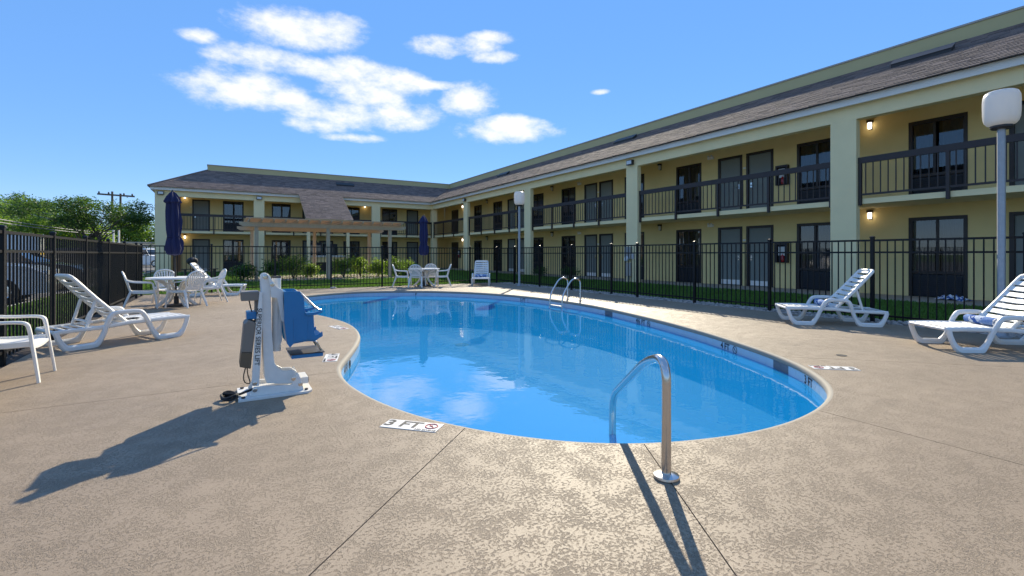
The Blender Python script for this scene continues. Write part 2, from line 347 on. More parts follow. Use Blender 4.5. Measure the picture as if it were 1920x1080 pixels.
# deck in slabs separated by control joints
deck = structure(obj('pool_deck', None))
sheet('deck_bed', DX0, DX1, DY0, DY1, -.06, M_mulch, off(.035))
JO = [((1.39,2.89),(-1.92,-.19)),((2.2,2.1),(-1.92,-4.77)),((3.79,1.86),(3.62,-7.0)),((5.36,3.08),(9.36,-.9)),((7.09,12.3) ,(9.36,14.75)),((3.9,14.93),(3.9,16.85)),((1.44,10.1),(-1.92,10.1)),((.985,4.9),(-1.92,4.87))]
IN = off(.045)
def perim(p):   # position along the deck rectangle, counter-clockwise from (DX0,DY0)
    w, h = DX1-DX0, DY1-DY0
    if abs(p[1]-DY0) < 1e-6: return p[0]-DX0
    if abs(p[0]-DX1) < 1e-6: return w+p[1]-DY0
    if abs(p[1]-DY1) < 1e-6: return w+h+DX1-p[0]
    return 2*w+h+DY1-p[1]
corners = [((DX0,DY0),0),((DX1,DY0),DX1-DX0),((DX1,DY1),DX1-DX0+DY1-DY0),((DX0,DY1),2*(DX1-DX0)+DY1-DY0)]
TOT = 2*(DX1-DX0+DY1-DY0)
ccw = sgn > 0
js = sorted([(perim(b), near_idx(*a), a, b) for a, b in JO])
for k in range(len(js)):
    s0, i0, a0, b0 = js[k]; s1, i1, a1, b1 = js[(k+1) % len(js)]
    if s1 <= s0: s1 += TOT
    def shift(a, b, side):
        t = (Vector(b)-Vector(a)).normalized(); n = Vector((-t.y, t.x))*side*.003; return (b[0]+n.x, b[1]+n.y), n
    B0, n0 = shift(a0, b0, 1); B1, n1 = shift(a1, b1, -1)
    outer = [B0]+[c for c, s in sorted([(c, s+q*TOT) for c, s in corners for q in (0, 1)], key=lambda e: e[1]) if s0+.02 < s < s1-.02]+[B1]
    st = 1 if ccw else -1; inner = []; i = i0
    while True:
        inner.append(IN[i])
        if i == i1: break
        i = (i+st) % NP
    A0 = (IN[i0][0]+n0.x, IN[i0][1]+n0.y); A1 = (IN[i1][0]+n1.x, IN[i1][1]+n1.y)
    poly = outer+[A1]+inner[::-1][1:-1]+[A0]
    V, Fc = fill_poly([poly], 0.); n = len(poly)
    mb = MB(); mb.add(V, Fc)
    bm = bmesh.new(); me0 = mb.mesh('deck_slab', None, fix=False); bm.from_mesh(me0); ex = bmesh.ops.extrude_face_region(bm, geom=bm.faces[:])
    for v in ex['geom']:
        if isinstance(v, bmesh.types.BMVert): v.co.z = -.12
    bmesh.ops.recalc_face_normals(bm, faces=bm.faces); bm.to_mesh(me0); bm.free(); me0.materials.append(M_deck)
    obj('deck_slab', me0, deck)
# rounded nose along the water
prof = [(.046,-.0005),(.03,-.001),(.016,-.006),(.006,-.016),(0,-.032),(0,-.052),(.004,-.058),(.03,-.058)]
mb = MB(); rings = [off(d) for d, z in prof]; m = len(prof)
mb.add([(rings[j][i][0], rings[j][i][1], prof[j][1]) for i in range(NP) for j in range(m)], [(i*m+j, i*m+j+1, ((i+1) % NP)*m+j+1, ((i+1) % NP)*m+j) for i in range(NP) for j in range(m-1)])
M_nose = mat('worn_concrete_nose', (.27, .235, .185), .75, noise=(5, .15), bump=(80, .3, .003))
mb.build('coping', M_nose, deck, smooth=True)
# pool shell
pool = structure(obj('swimming_pool', None))
def depth(y): return -(.55+.03*max(0, y-1.8))
prof = [(.02,-.055,0),(.012,-.215,0),(.0,-.23,0),(0,-.45,0),(-.02,0,.82),(-.07,0,.95),(-.16,0,1.0)]
mb = MB(); V = []
for i in range(NP):
    for d, z, fr in prof: V.append((OUT[i][0]+NS[i].x*d, OUT[i][1]+NS[i].y*d, z if not fr else depth(OUT[i][1])*fr))
m = len(prof); mb.add(V, [(i*m+j, i*m+j+1, ((i+1) % NP)*m+j+1, ((i+1) % NP)*m+j) for i in range(NP) for j in range(m-1)])
mb.build('basin_wall', M_basin, pool, smooth=True)
V, Fc = fill_poly([off(-.16)]); V = [(x, y, depth(y)) for x, y, z in V]
MB().add(V, Fc).build('basin_floor', M_basin, pool)
# waterline tiles, each its own piece
per = [0.]
for i in range(NP): per.append(per[-1]+math.dist(OUT[i], OUT[(i+1) % NP]))
def at_len(s, d):
    s %= per[-1]; i = int(np.searchsorted(per, s, side='right'))-1; i = min(i, NP-1); t = (s-per[i])/(per[i+1]-per[i]); j = (i+1) % NP
    n = (NS[i]*(1-t)+NS[j]*t).normalized(); x = OUT[i][0]*(1-t)+OUT[j][0]*t+n.x*d; y = OUT[i][1]*(1-t)+OUT[j][1]*t+n.y*d; return x, y, n
NT = int(per[-1]/.152); tl = per[-1]/NT
def len_at(x, y): return per[near_idx(x, y)]
SKIM = [len_at(5.32,3.05), len_at(7.0,7.75), len_at(6.72,6.62)]
for k in range(NT):
    s0, s1 = k*tl+.0015, (k+1)*tl-.0015
    mb = MB(); q = []
    for s in (s0, (s0+s1)/2, s1):
        for d, z in ((.019,-.0595),(.006,-.061),(.006,-.205),(.019,-.207)):
            x, y, n = at_len(s, d); q.append((x, y, z))
    mb.add(q, [(0,1,5,4),(1,2,6,5),(2,3,7,6),(4,5,9,8),(5,6,10,9),(6,7,11,10),(0,3,2,1),(8,9,10,11)])
    dark = any(abs(((s0+s1)/2-z+per[-1]/2) % per[-1]-per[-1]/2) < w for z, w in ((SKIM[0], .15), (SKIM[1], .15)))
    o = mb.build('waterline_tile', M_tiledark if dark else M_tile, pool, fix=False)
V, Fc = fill_poly([off(.008)], -.155)
structure(MB().add(V, Fc).build('pool_water', M_water, fix=False))
MB().lathe([(.0,0),(.14,0),(.15,.012),(.13,.02),(.0,.02)], 20, (4.3,9.2,depth(9.2))).build('main_drain', M_dark, pool)

# lettering on the waterline: 5 FT, 5 FT, 4 1/2 FT, 4 FT, 3 FT with a no-diving roundel each
def roundel(r, mt_ring, name, parent, M):
    mb = MB(); mb.tube([(r*math.cos(a), r*math.sin(a), 0) for a in np.linspace(0, 2*math.pi, 25)[:-1]], r*.11, 6, closed=True)
    mb.sweep([(-r*.68,r*.68,0),(r*.68,-r*.68,0)], rrect(r*.16, r*.1)); mb.sweep([(-r*.1,r*.45,0),(r*.05,0,0),(r*.4,-.35*r,0)], rrect(r*.2, r*.1)); mb.sweep([(-.35*r,-.1*r,0),(r*.15,.05*r,0)], rrect(r*.16, r*.1))
    o = mb.build(name, mt_ring, parent); o.matrix_local = M; return o
def wall_mark(txt, x, y, size=.115):
    s = len_at(x, y); px_, py_, n = at_len(s, .004); t = Vector((-n.y, n.x, 0))   # facing the water: text runs so it reads from inside
    X = Vector((n.y, -n.x, 0)); Z = Vector((-n.x, -n.y, 0)); Y = Vector((0,0,1))
    w = .17*len(txt)*.38
    M = Matrix((X, Y, Z)).transposed().to_4x4(); M.translation = Vector((px_, py_, -.112))
    o = obj('depth_lettering', text_mesh(txt, size, M_ink), pool); o.matrix_local = M
    s2 = s; k = (len(txt)*size*.36+.07); q = Vector((px_, py_, -.112))+X*k
    M2 = M.copy(); M2.translation = q; roundel(.045, M_ink, 'no_diving_roundel', pool, M2)
for a in (('5 FT',5.17,14.35),('5 FT',7.03,11.1),('4½ FT',6.62,6.28),('4 FT',5.86,4.1),('3 FT',4.98,2.58),('4 FT',1.17,5.45)): wall_mark(*a)
# enamel depth plates let into the deck
def deck_plate(label, txt, x, y, ang, L=.40, W=.15):
    t = thing('depth_marker', label, 'depth marker', (x, y, 0), ang, 'depth markers on the deck')
    MB().box(-L/2, L/2, -W/2, W/2, .0005, .004).build('plate', M_marker, t)
    o = obj('depth_lettering', text_mesh(txt, W*.95, M_ink), t); o.location = (-L*.17, .004, .0045)
    roundel(W*.27, M_red, 'no_diving_roundel', t, Matrix.Translation((L*.34, .012, .0045)))
    o = obj('caption', text_mesh('NO DIVING', W*.19, M_ink), t); o.location = (L*.30, -W*.40, .0045)
deck_plate('white three foot plate near the camera on the pool deck edge', '3 FT', 1.08, 3.09, R(-46))
deck_plate('white four foot plate on the deck beside the pool lift', '4 FT', 1.02, 5.58, R(-105))
deck_plate('small white depth plate behind the lift seat at the pool bulge', '4 FT', 1.54, 7.82, R(-80), .46, .15)
deck_plate('white three foot plate at the right end of the pool', '3 FT', 5.27, 2.46, R(138), .42, .15)
# deck fittings
o = MB().lathe([(0,0),(.05,0),(.055,.004),(.0,.004)], 18).build('deck_cap', M_dark); o.location = (6.0,2.72,.0005); tag(o, 'small dark round cap set in the right deck', 'drain cap')

# stone and mulch beds along the fences
structure(MB().box(9.36, 9.98, -8, 17.3, -.10, -.028).build('stone_bed', M_mulch))
structure(MB().box(-2.25, 9.36, 16.85, 17.35, -.10, -.028).build('mulch_bed', M_mulch))
structure(MB().box(-2.3, -1.92, -8, 16.85, -.10, -.028).build('mulch_bed', M_mulch))
def scatter_stones(name, n, region, smin, smax, z):
    bm = bmesh.new(); bmesh.ops.create_icosphere(bm, subdivisions=1, radius=1); bv = np.array([v.co[:] for v in bm.verts]); bf = [tuple(v.index for v in f.verts) for f in bm.faces]; bm.free()
    rng = np.random.default_rng(3); V = []; Fs = []
    for k in range(n):
        x0, x1, y0, y1 = region; p = np.array([rng.uniform(x0, x1), y0+(y1-y0)*rng.random()**1.25, z]); s = rng.uniform(smin, smax)*np.array([1, rng.uniform(.6, 1), rng.uniform(.4, .7)])
        a = rng.uniform(0, 6.28); ca, sa = math.cos(a), math.sin(a); q = bv*(1+rng.uniform(-.16, .16, (len(bv), 1)))*s
        q = np.stack([q[:,0]*ca-q[:,1]*sa, q[:,0]*sa+q[:,1]*ca, q[:,2]], 1)+p; k0 = len(V); V += q.tolist(); Fs += [tuple(i+k0 for i in f) for f in bf]
    me = bpy.data.meshes.new(name); me.from_pydata(V, [], Fs); me.materials.append(M_stone); me.shade_smooth(); o = obj(name, me); return stuff(o)
o = scatter_stones('river_stones', 3600, (9.38, 9.97, 0, 16.8), .022, .055, -.015); o['label'] = 'pale river stones filling the bed along the right fence'; o['category'] = 'stones'
o = scatter_stones('gravel_litter', 350, (-1.9, 9.3, 16.87, 17.3), .012, .035, -.022); o['label'] = 'loose stones scattered in the dark bed by the back fence'; o['category'] = 'stones'
o = MB().lathe([(0,0),(.08,0),(.1,.03),(.07,.07),(0,.08)], 9).build('rock', M_conc); o.location = (3.12,16.72,0); o.scale = (1.1,.8,.8); tag(o, 'single pale rock lying at the foot of the back fence', 'rock')

def grass(name, regions, label):
    rng = np.random.default_rng(11); P = []
    for x0, x1, y0, y1, den, h in regions:
        n = int((x1-x0)*(y1-y0)*den); P.append(np.stack([rng.uniform(x0, x1, n), rng.uniform(y0, y1, n), np.full(n, h)*rng.uniform(.6, 1.25, n)], 1))
    P = np.concatenate(P); n = len(P); a = rng.uniform(0, 6.283, n); w = .010+P[:,2]*.12; lx = rng.normal(0, .3, n)*P[:,2]; ly = rng.normal(0, .3, n)*P[:,2]
    V = np.empty((n, 3, 3)); ca, sa = np.cos(a)*w, np.sin(a)*w
    V[:,0] = np.stack([P[:,0]-ca, P[:,1]-sa, np.full(n, -.036)], 1); V[:,1] = np.stack([P[:,0]+ca, P[:,1]+sa, np.full(n, -.036)], 1); V[:,2] = np.stack([P[:,0]+lx, P[:,1]+ly, P[:,2]-.036], 1)
    me = bpy.data.meshes.new(name); me.vertices.add(n*3); me.vertices.foreach_set('co', V.ravel()); me.loops.add(n*3); me.loops.foreach_set('vertex_index', np.arange(n*3)); me.polygons.add(n)
    me.polygons.foreach_set('loop_start', np.arange(0, n*3, 3)); me.update(); me.validate(); me.materials.append(M_grass)
    o = stuff(obj(name, me)); o['label'] = label; o['category'] = 'grass'; return o
grass('grass', [(10.0,14.3,0,10,700,.07),(10.0,14.3,10,20,420,.075),(10.0,14.3,20,36,200,.09),(-3.2,10.0,17.4,23,420,.085),(-3.2,10,23,36,150,.10),(-3.98,-2.3,4,17,700,.085),(-3.98,-2.3,17,30,300,.09)], 'mown green lawn around the pool fence')
structure(MB().box(.75, 7.6, 22.6, 27.9, -.1, .02).build('pergola_patio', mat('pink_concrete', (.50, .37, .31), .85, noise=(3, .12), bump=(60, .3, .004))))

# ================================================================== motel (L-shaped, two storeys)
WX, WY = 16.2, 38.1            # wall planes of the right and the back wing
FX, FY = 14.35, 36.25          # column faces
SLAB0, SLAB1 = 2.48, 2.62
motel = tag(obj('motel_building', None), 'two storey cream motel wrapping the pool lawn with brown shingle roof', 'building')
YS = -8.5; XL = -3.62          # ends of the wings
MOD_R = [-9.32+7.92*k for k in range(6)]   # module origins (behind each column) along Y
MOD_B = [-5.9+7.9*k for k in range(3)]     # along X
OPEN = [('window', .95, 2.13), ('door', 2.97, 3.91), ('door', 4.13, 5.06), ('window', 5.86, 7.05)]
opsR = [(k, o+a, o+b) for o in MOD_R for k, a, b in OPEN if YS+.3 < o+a and o+b < 34.2]
opsB = [(k, o+a, o+b) for o in MOD_B for k, a, b in OPEN if -2.3 < o+a and o+b < 14.95]
opsB = [q for q in opsB]
DH = 2.13
def holed_wall(name, ops, a0, a1, place, m):
    """wall sheet with openings on both storeys; reveals turned inwards"""
    zs = [0, DH, SLAB1, SLAB1+DH, 5.22]; xs = sorted({a0, a1, *[q for o in ops for q in o[1:]]}); V = []; Fs = []; ix = {}
    def vid(a, z, d):
        k = (round(a, 4), round(z, 4), d)
        if k not in ix: ix[k] = len(V); V.append(place(a, d, z))
        return ix[k]
    hole = lambda i, j: (0 <= i < len(xs)-1) and j in (0, 2) and any(abs(xs[i]-o[1]) < 1e-4 for o in ops)
    for i in range(len(xs)-1):
        for j in range(4):
            if not hole(i, j): Fs.append((vid(xs[i],zs[j],0), vid(xs[i+1],zs[j],0), vid(xs[i+1],zs[j+1],0), vid(xs[i],zs[j+1],0)))
            else:
                A, B, Z0, Z1 = xs[i], xs[i+1], zs[j], zs[j+1]
                for (p, q) in (((A,Z0),(A,Z1)),((A,Z1),(B,Z1)),((B,Z1),(B,Z0))): Fs.append((vid(*p,0), vid(*q,0), vid(*q,.14), vid(*p,.14)))
    return MB().add(V, Fs).build(name, m, motel, fix=True)
holed_wall('wall', opsR, YS, WY-.002, lambda a, d, z: (WX+d, a, z), M_wall)
holed_wall('wall', opsB, XL+.2, WX-.002, lambda a, d, z: (a, WY+d, z), M_wall)

# shared meshes of a door and a window, local x along the wall, -y outwards, origin at sill centre
def fbox(w, h, t, y0, y1):   # rectangular frame without a bottom rail
    mb = MB(); return mb.prism([(-w/2,0),(-w/2,h),(w/2,h),(w/2,0),(w/2-t,0),(w/2-t,h-t),(-w/2+t,h-t),(-w/2+t,0)], y0, y1)
Wd, Ww = .935, 1.185
me_dframe = fbox(Wd+.06, DH+.03, .085, -.02, .06).mesh('door_frame', M_brown)
me_leaf = MB().box(-Wd/2+.056, Wd/2-.056, .03, .07, .012, DH-.056).mesh('door', M_door)
me_plate = MB().box(-.035, .035, .018, .03, .92, 1.10).mesh('lock_plate', M_steel, bevel=.004)
me_lever = MB().tube([(0,.02,1.0),(0,-.035,1.0),(.10,-.038,1.0)], .011, 8).mesh('lever_handle', M_steel)
me_kick = MB().box(-Wd/2+.09, Wd/2-.09, .024, .031, .03, .20).mesh('kick_plate', M_white)
me_num = MB().box(-.035, .035, -.012, -.002, 1.62, 1.69).mesh('number_plate', M_white)
me_wframe = MB().prism([(-Ww/2-.02,0),(-Ww/2-.02,DH+.02),(Ww/2+.02,DH+.02),(Ww/2+.02,0),(Ww/2-.06,0),(Ww/2-.06,DH-.07),(-Ww/2+.06,DH-.07),(-Ww/2+.06,0)], -.015, .09).mesh('window_frame', M_brown)
me_mull = MB().box(-.03, .03, .015, .06, .70, DH-.07).mesh('mullion', M_brown)
me_sillr = MB().box(-Ww/2+.06, Ww/2-.06, .0, .08, .62, .70).mesh('transom', M_brown)
me_paneL = MB().box(-Ww/2+.061, -.031, .035, .041, .701, DH-.071).mesh('pane', M_glass)
me_paneR = MB().box(.031, Ww/2-.061, .035, .041, .701, DH-.071).mesh('pane', M_glass)
mb = MB(); mb.box(-Ww/2+.062, Ww/2-.062, .03, .1, .02, .60)
for k in range(9): mb.box(-Ww/2+.09, Ww/2-.09, .012, .029, .07+k*.055, .10+k*.055)
me_ac = mb.mesh('air_conditioner', M_ac)
def curtain(x0, x1, n, y=.16):
    mb = MB(); V = []; k = 40
    for i in range(k+1):
        t = i/k; x = x0+(x1-x0)*t; yy = y+.022*math.sin(t*n*6.283); V += [(x, yy, .3), (x, yy, DH)]
    return mb.add(V, [(2*i, 2*i+2, 2*i+3, 2*i+1) for i in range(k)]).mesh('curtain', M_curtain, smooth=True, fix=False)
me_cur = [curtain(-Ww/2, -.10, 5), curtain(.06, Ww/2, 5), curtain(-Ww/2, Ww/2, 11), curtain(-Ww/2, .2, 8)]
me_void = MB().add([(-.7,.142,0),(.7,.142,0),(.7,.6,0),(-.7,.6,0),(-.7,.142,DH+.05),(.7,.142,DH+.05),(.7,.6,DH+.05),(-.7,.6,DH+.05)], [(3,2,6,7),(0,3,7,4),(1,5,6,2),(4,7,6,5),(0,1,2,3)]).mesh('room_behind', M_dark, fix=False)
rng = random.Random(5)
def place_opening(kind, c, z, wing, k, lower):
    loc = (WX, c, z) if wing == 'R' else (c, WY, z); rz = -math.pi/2 if wing == 'R' else 0
    if kind == 'door':
        o = obj('door', me_leaf, motel, loc, rz); obj('door_frame', me_dframe, o); s = 1 if k % 2 else -1
        l = obj('lock_plate', me_plate, o, (s*.33,0,0)); h = obj('lever_handle', me_lever, o, (s*.33,0,0)); h.scale = (-s,1,1)
        if lower: obj('kick_plate', me_kick, o)
        obj('number_plate', me_num, o, (s*.56,0,0))
    else:
        o = obj('window', me_wframe, motel, loc, rz); obj('mullion', me_mull, o, (rng.choice((-.06,0,.05)),0,0)); obj('transom', me_sillr, o); obj('pane', me_paneL, o); obj('pane', me_paneR, o); obj('air_conditioner', me_ac, o)
        obj('room_behind', me_void, o); w = rng.random()
        if w < .3: obj('curtain', me_cur[2], o)
        elif w < .6: obj('curtain', me_cur[3], o)
        else: obj('curtain', me_cur[0], o); obj('curtain', me_cur[1], o)
for i, (k, a, b) in enumerate(opsR):
    for z in (0, SLAB1): place_opening(k, (a+b)/2, z, 'R', i, z == 0)
for i, (k, a, b) in enumerate(opsB):
    for z in (0, SLAB1): place_opening(k, (a+b)/2, z, 'B', i, z == 0)
# wide dark service doors in the inner corner
for z in (0, SLAB1):
    o = obj('service_door', MB().box(-.03, 0, -.55, .55, .01, 2.05).mesh('service_door', M_brown), motel, (WX-.002, 35.9, z)); obj('door_frame', MB().prism([(-.62,0),(-.62,2.12),(.62,2.12),(.62,0),(.56,0),(.56,2.06),(-.56,2.06),(-.56,0)], -.05, -.001, 'x').mesh('door_frame', M_brown), o)
# walkway slab and soffits
MB().prism([(14.5,YS),(14.5,36.4),(XL+.3,36.4),(XL+.3,WY-.003),(WX-.003,WY-.003),(WX-.003,YS)], SLAB0, SLAB1, 'z').build('balcony_slab', M_cream, motel)
MB().prism([(14.6,YS),(14.6,36.5),(XL+.3,36.5),(XL+.3,WY-.004),(WX-.004,WY-.004),(WX-.004,YS)], 5.12, 5.18, 'z').build('soffit', M_wall, motel)
# columns, beams, fascia
COL_R = [-9.36+7.9*k for k in range(1, 6)]; COL_R = [-1.43, 6.47, 14.3, 22.2, 30.1]; COL_B = [2.02, 9.84]
for c in COL_R: MB().box(FX, FX+.20, c-.315, c+.315, 0, 4.731).build('column', M_cream, motel)
for c in COL_B: MB().box(c-.315, c+.315, FY, FY+.20, 0, 4.731).build('column', M_cream, motel)
MB().box(FX, FX+.42, FY, FY+.42, 0, 4.731).build('column', M_cream, motel)
MB().box(XL, XL+.79, FY, FY+.3, 0, 4.731).build('column', M_cream, motel)
MB().prism([(FX-.001,YS),(FX-.001,FY-.001),(XL,FY-.001),(XL,FY+.24),(FX+.24,FY+.24),(FX+.24,YS)], 4.732, 5.12, 'z').build('beam', M_cream, motel)
e = .2
MB().prism([(FX-e,YS),(FX-e,FY-e),(XL-e,FY-e),(XL-e,49),(XL-e+.05,49),(XL-e+.05,FY-e+.05),(FX-e+.05,FY-e+.05),(FX-e+.05,YS)], 5.08, 5.27, 'z').build('fascia', M_white, motel)
MB().prism([(FX-e+.051,YS),(FX-e+.051,FY-e+.051),(XL-e+.051,FY-e+.051),(XL-e+.051,FY+.02),(FX+.02,FY+.02),(FX+.02,YS)], 5.121, 5.14, 'z').build('eave_soffit', M_white, motel)
EX, EY, EL = FX-.30, FY-.30, XL-.30     # eave lines
RISE = .545; RUN = 2.95; EZ = 5.28; PZ = EZ+RISE*RUN
MB().prism([(EX+.04,YS),(EX+.04,EY+.04),(EL+.04,EY+.04),(EL+.04,48.9),(EL+.16,48.9),(EL+.16,EY+.16),(EX+.16,EY+.16),(EX+.16,YS)], 5.271, 5.325, 'z').build('drip_edge', M_drip, motel)
# end wall and hidden back faces of the building
MB().box(XL, XL+.2, FY+.301, 48.6, 0, 5.2).build('end_wall', M_cream, motel)
MB().box(XL+.201, 27.9, 48.4, 48.6, 0, 5.2).build('rear_wall', M_cream, motel)
MB().box(27.7, 27.9, YS, 48.39, 0, 5.2).build('rear_wall', M_cream, motel)
MB().box(WX+.7, 27.69, YS, YS+.2, 0, 5.2).build('end_wall', M_cream, motel)
MB().box(14.4, WX+.699, YS-.2, YS-.001, 0, 5.2).build('end_wall', M_cream, motel)
# roof deck and shingles
def rz_(d): return EZ+RISE*d
roof = MB().add([(EX,YS,EZ),(EX,EY,EZ),(EX+RUN,EY+RUN,PZ),(EX+RUN,YS,PZ),(EL,EY,EZ),(EL+RUN,EY+RUN,PZ),(EL,49,EZ),(EL+RUN,49-RUN,PZ)],
          [(0,1,2,3),(1,4,5,2),(4,6,7,5)]).build('roof', M_drip, motel)
NC = 24
def shingles(name, P, s_lo, s_hi, d0, d1, nc):
    """tabs laid course by course; P(s, d, lift) -> world; s_lo/s_hi(d) clip each course"""
    mb = MB(); r = random.Random(hash(name) % 1000)
    for c in range(nc):
        da, db = d0+(d1-d0)*c/nc, d0+(d1-d0)*(c+1)/nc+.035
        s = min(s_lo(da), s_lo(db))-r.random()*.3; end = max(s_hi(da), s_hi(db))
        while s < end:
            w = .30+r.uniform(-.05, .05); drop = r.choice((0, 0, .012, .02)); lo = da-drop
            p = [(max(s, s_lo(lo)), lo), (min(s+w-.007, s_hi(lo)), lo), (min(s+w-.007, s_hi(db)), db), (max(s, s_lo(db)), db)]
            if p[1][0] > p[0][0]+.01 or p[2][0] > p[3][0]+.01:
                if p[1][0] < p[0][0]: p[1] = p[0] = ((p[0][0]+p[1][0])/2, lo)
                if p[2][0] < p[3][0]: p[2] = p[3] = ((p[2][0]+p[3][0])/2, db)
                lift = .022+r.uniform(0, .006)
                mb.add([P(*p[0], lift), P(*p[1], lift), P(*p[2], .006), P(*p[3], .006), P(*p[0], .0), P(*p[1], .0)], [(0,1,2,3),(4,5,1,0),(4,0,3),(5,2,1)])
            s += w
    return stuff(mb.build(name, M_shingle, roof, fix=False))
shingles('shingles', lambda s, d, l: (EX+d-l*.3, s, EZ+RISE*d+l), lambda d: YS, lambda d: EY+d, -.03, RUN, NC)
shingles('shingles', lambda s, d, l: (s, EY+d-l*.3, EZ+RISE*d+l), lambda d: EL+max(d,0), lambda d: EX+d, -.03, RUN, NC)
shingles('shingles', lambda s, d, l: (EL+d-l*.3, s, EZ+RISE*d+l), lambda d: EY+max(d,0), lambda d: 49-d, -.03, RUN, NC)
MB().tube([(EL,EY,EZ+.02),(EL+RUN,EY+RUN,PZ+.02)], .06, 6).build('hip_cap', M_shingle, roof)
# parapet and flat roof behind
px0, py0, pl0 = EX+RUN, EY+RUN, EL+RUN
MB().prism([(px0,YS),(px0,py0),(pl0,py0),(pl0,48.0),(pl0+.2,48.0),(pl0+.2,py0+.2),(px0+.2,py0+.2),(px0+.2,YS)], PZ-.15, PZ+.37, 'z').build('parapet', M_para, motel)
MB().prism([(px0-.03,YS),(px0-.03,py0-.03),(pl0-.03,py0-.03),(pl0-.03,48.0),(pl0+.23,48.0),(pl0+.23,py0+.23),(px0+.23,py0+.23),(px0+.23,YS)], PZ+.371, PZ+.42, 'z').build('parapet_cap', M_conc, motel)
MB().prism([(px0+.201,YS),(px0+.201,py0+.201),(pl0+.201,py0+.201),(pl0+.201,48.3),(27.6,48.3),(27.6,YS)], PZ-.3, PZ-.1, 'z').build('flat_roof', M_conc, motel)
# ridge-line vents on the slope
def vent(P, s0, s1, d):
    mb = MB(); mb.add([P(s0,d-.12,.02),P(s1,d-.12,.02),P(s1,d-.12,.11),P(s0,d-.12,.11),P(s0,d+.12,.02),P(s1,d+.12,.02),P(s1,d+.12,.15),P(s0,d+.12,.15)], [(0,1,2,3),(3,2,6,7),(0,3,7,4),(1,5,6,2),(4,7,6,5)]); v = mb.build('roof_vent', M_drip, motel)
    MB().add([P(s0-.02,d-.14,.115),P(s1+.02,d-.14,.115),P(s1+.02,d+.13,.16),P(s0-.02,d+.13,.16),P(s0-.02,d-.14,.13),P(s1+.02,d-.14,.13),P(s1+.02,d+.13,.175),P(s0-.02,d+.13,.175)], [(0,1,2,3),(7,6,5,4),(0,4,5,1),(1,5,6,2),(2,6,7,3),(3,7,4,0)]).build('vent_lid', M_drip, v)
PR = lambda s, d, l: (EX+d, s, EZ+RISE*d+l); PB = lambda s, d, l: (s, EY+d, EZ+RISE*d+l)
vent(PR, 4.7, 6.0, 2.05); vent(PR, 16.0, 17.3, 2.2); vent(PR, 27.5, 28.8, 2.2); vent(PB, 7.3, 8.6, 2.0)
# balcony railings, one per bay
def railing(p0, p1, wing):
    base = lambda a, n, z: (14.47-n, a, z) if wing == 'R' else (a, 36.37-n, z)
    def bx(a0, a1, n0, n1, z0, z1, name, par, m=M_rail):
        q = MB(); A = base(a0, n0, z0); B = base(a1, n1, z1); q.box(min(A[0],B[0]), max(A[0],B[0]), min(A[1],B[1]), max(A[1],B[1]), z0, z1); return q.build(name, m, par)
    r = bx(p0, p1, -.035, .035, 3.55, 3.71, 'railing', motel)
    bx(p0, p1, -.02, .02, 2.70, 2.75, 'bottom_rail', r)
    n = max(2, round((p1-p0)/1.85)); 
    for k in range(n+1):
        a = p0+.04+(p1-p0-.08)*k/n; bx(a-.035, a+.035, -.034, .034, 2.44, 3.549, 'railing_post', r)
    nb = int((p1-p0)/.165); stp = (p1-p0)/nb; post_at = [p0+.04+(p1-p0-.08)*k/n for k in range(n+1)]
    q = MB(); A = base(0, -.011, 2.751); B = base(.0, .011, 3.499)
    me = MB().box(-.011, .011, -.011, .011, 2.751, 3.549).mesh('baluster', M_rail)
    for k in range(1, nb):
        a = p0+stp*k
        if min(abs(a-x) for x in post_at) < .06: continue
        obj('baluster', me, r, base(a, 0, 0))
for a, b in ((-1.11,6.15),(6.79,13.98),(14.62,21.88),(22.52,29.78),(30.42,36.24)): railing(a, b, 'R')
for a, b in ((XL+.8,1.70),(2.34,9.52),(10.16,14.34)): railing(a, b, 'B')
# wall sconces behind each column, lit ones carry a lamp
def sconce(x, y, z, wing, lit, watt=5):
    s = tag(obj('wall_sconce', None, None, (x, y, z), -math.pi/2 if wing == 'R' else 0), '', 'wall lamp', 'wall sconces on the motel')
    MB().box(-.06, .06, -.14, -.003, .08, .15).build('cap', M_brown, s); MB().lathe([(.0,-.10),(.045,-.10),(.055,-.02),(.05,.079),(.0,.079)], 12, (0,-.075,0)).build('glass', M_bulb if lit else M_bulbdim, s, smooth=True)
    MB().box(-.04, .04, -.025, -.003, -.12, .08).build('back_plate', M_brown, s)
    if lit:
        l = bpy.data.lights.new('sconce_lamp', 'POINT'); l.energy = watt; l.color = (1, .78, .5); l.shadow_soft_size = .05; lo = bpy.data.objects.new('sconce_lamp', l); C.objects.link(lo); lo.parent = s; lo.location = (0, -.22, -.16)
    return s
SC = [(-1.35,'behind the nearest right column'),(6.57,'beside the window nearest the lamp post'),(14.42,'behind the second column from the right'),(22.35,'in the middle of the right wing'),(30.3,'near the far end of the right wing'),(34.35,'by the service doors in the inner corner')]
for i, (y, w) in enumerate(SC):
    for z, f in ((2.28, 'lower'), (2.28+SLAB1, 'upper')):
        lit = i in (1, 5); s = sconce(WX, y, z, 'R', lit, .1 if i == 1 else .2); s['label'] = f"{'lit ' if lit else ''}{f} floor wall sconce {w}"
s = sconce(9.45, WY, 2.28+SLAB1, 'B', True, .2); s['label'] = 'lit upper floor wall sconce on the back wing beside a column'
s = sconce(-2.2, WY, 2.28+SLAB1, 'B', True, .25); s['label'] = 'lit upper floor wall sconce at the left end of the back wing'
s = sconce(-2.2, WY, 2.28, 'B', True, .25); s['label'] = 'lit lower floor wall sconce at the left end of the back wing'
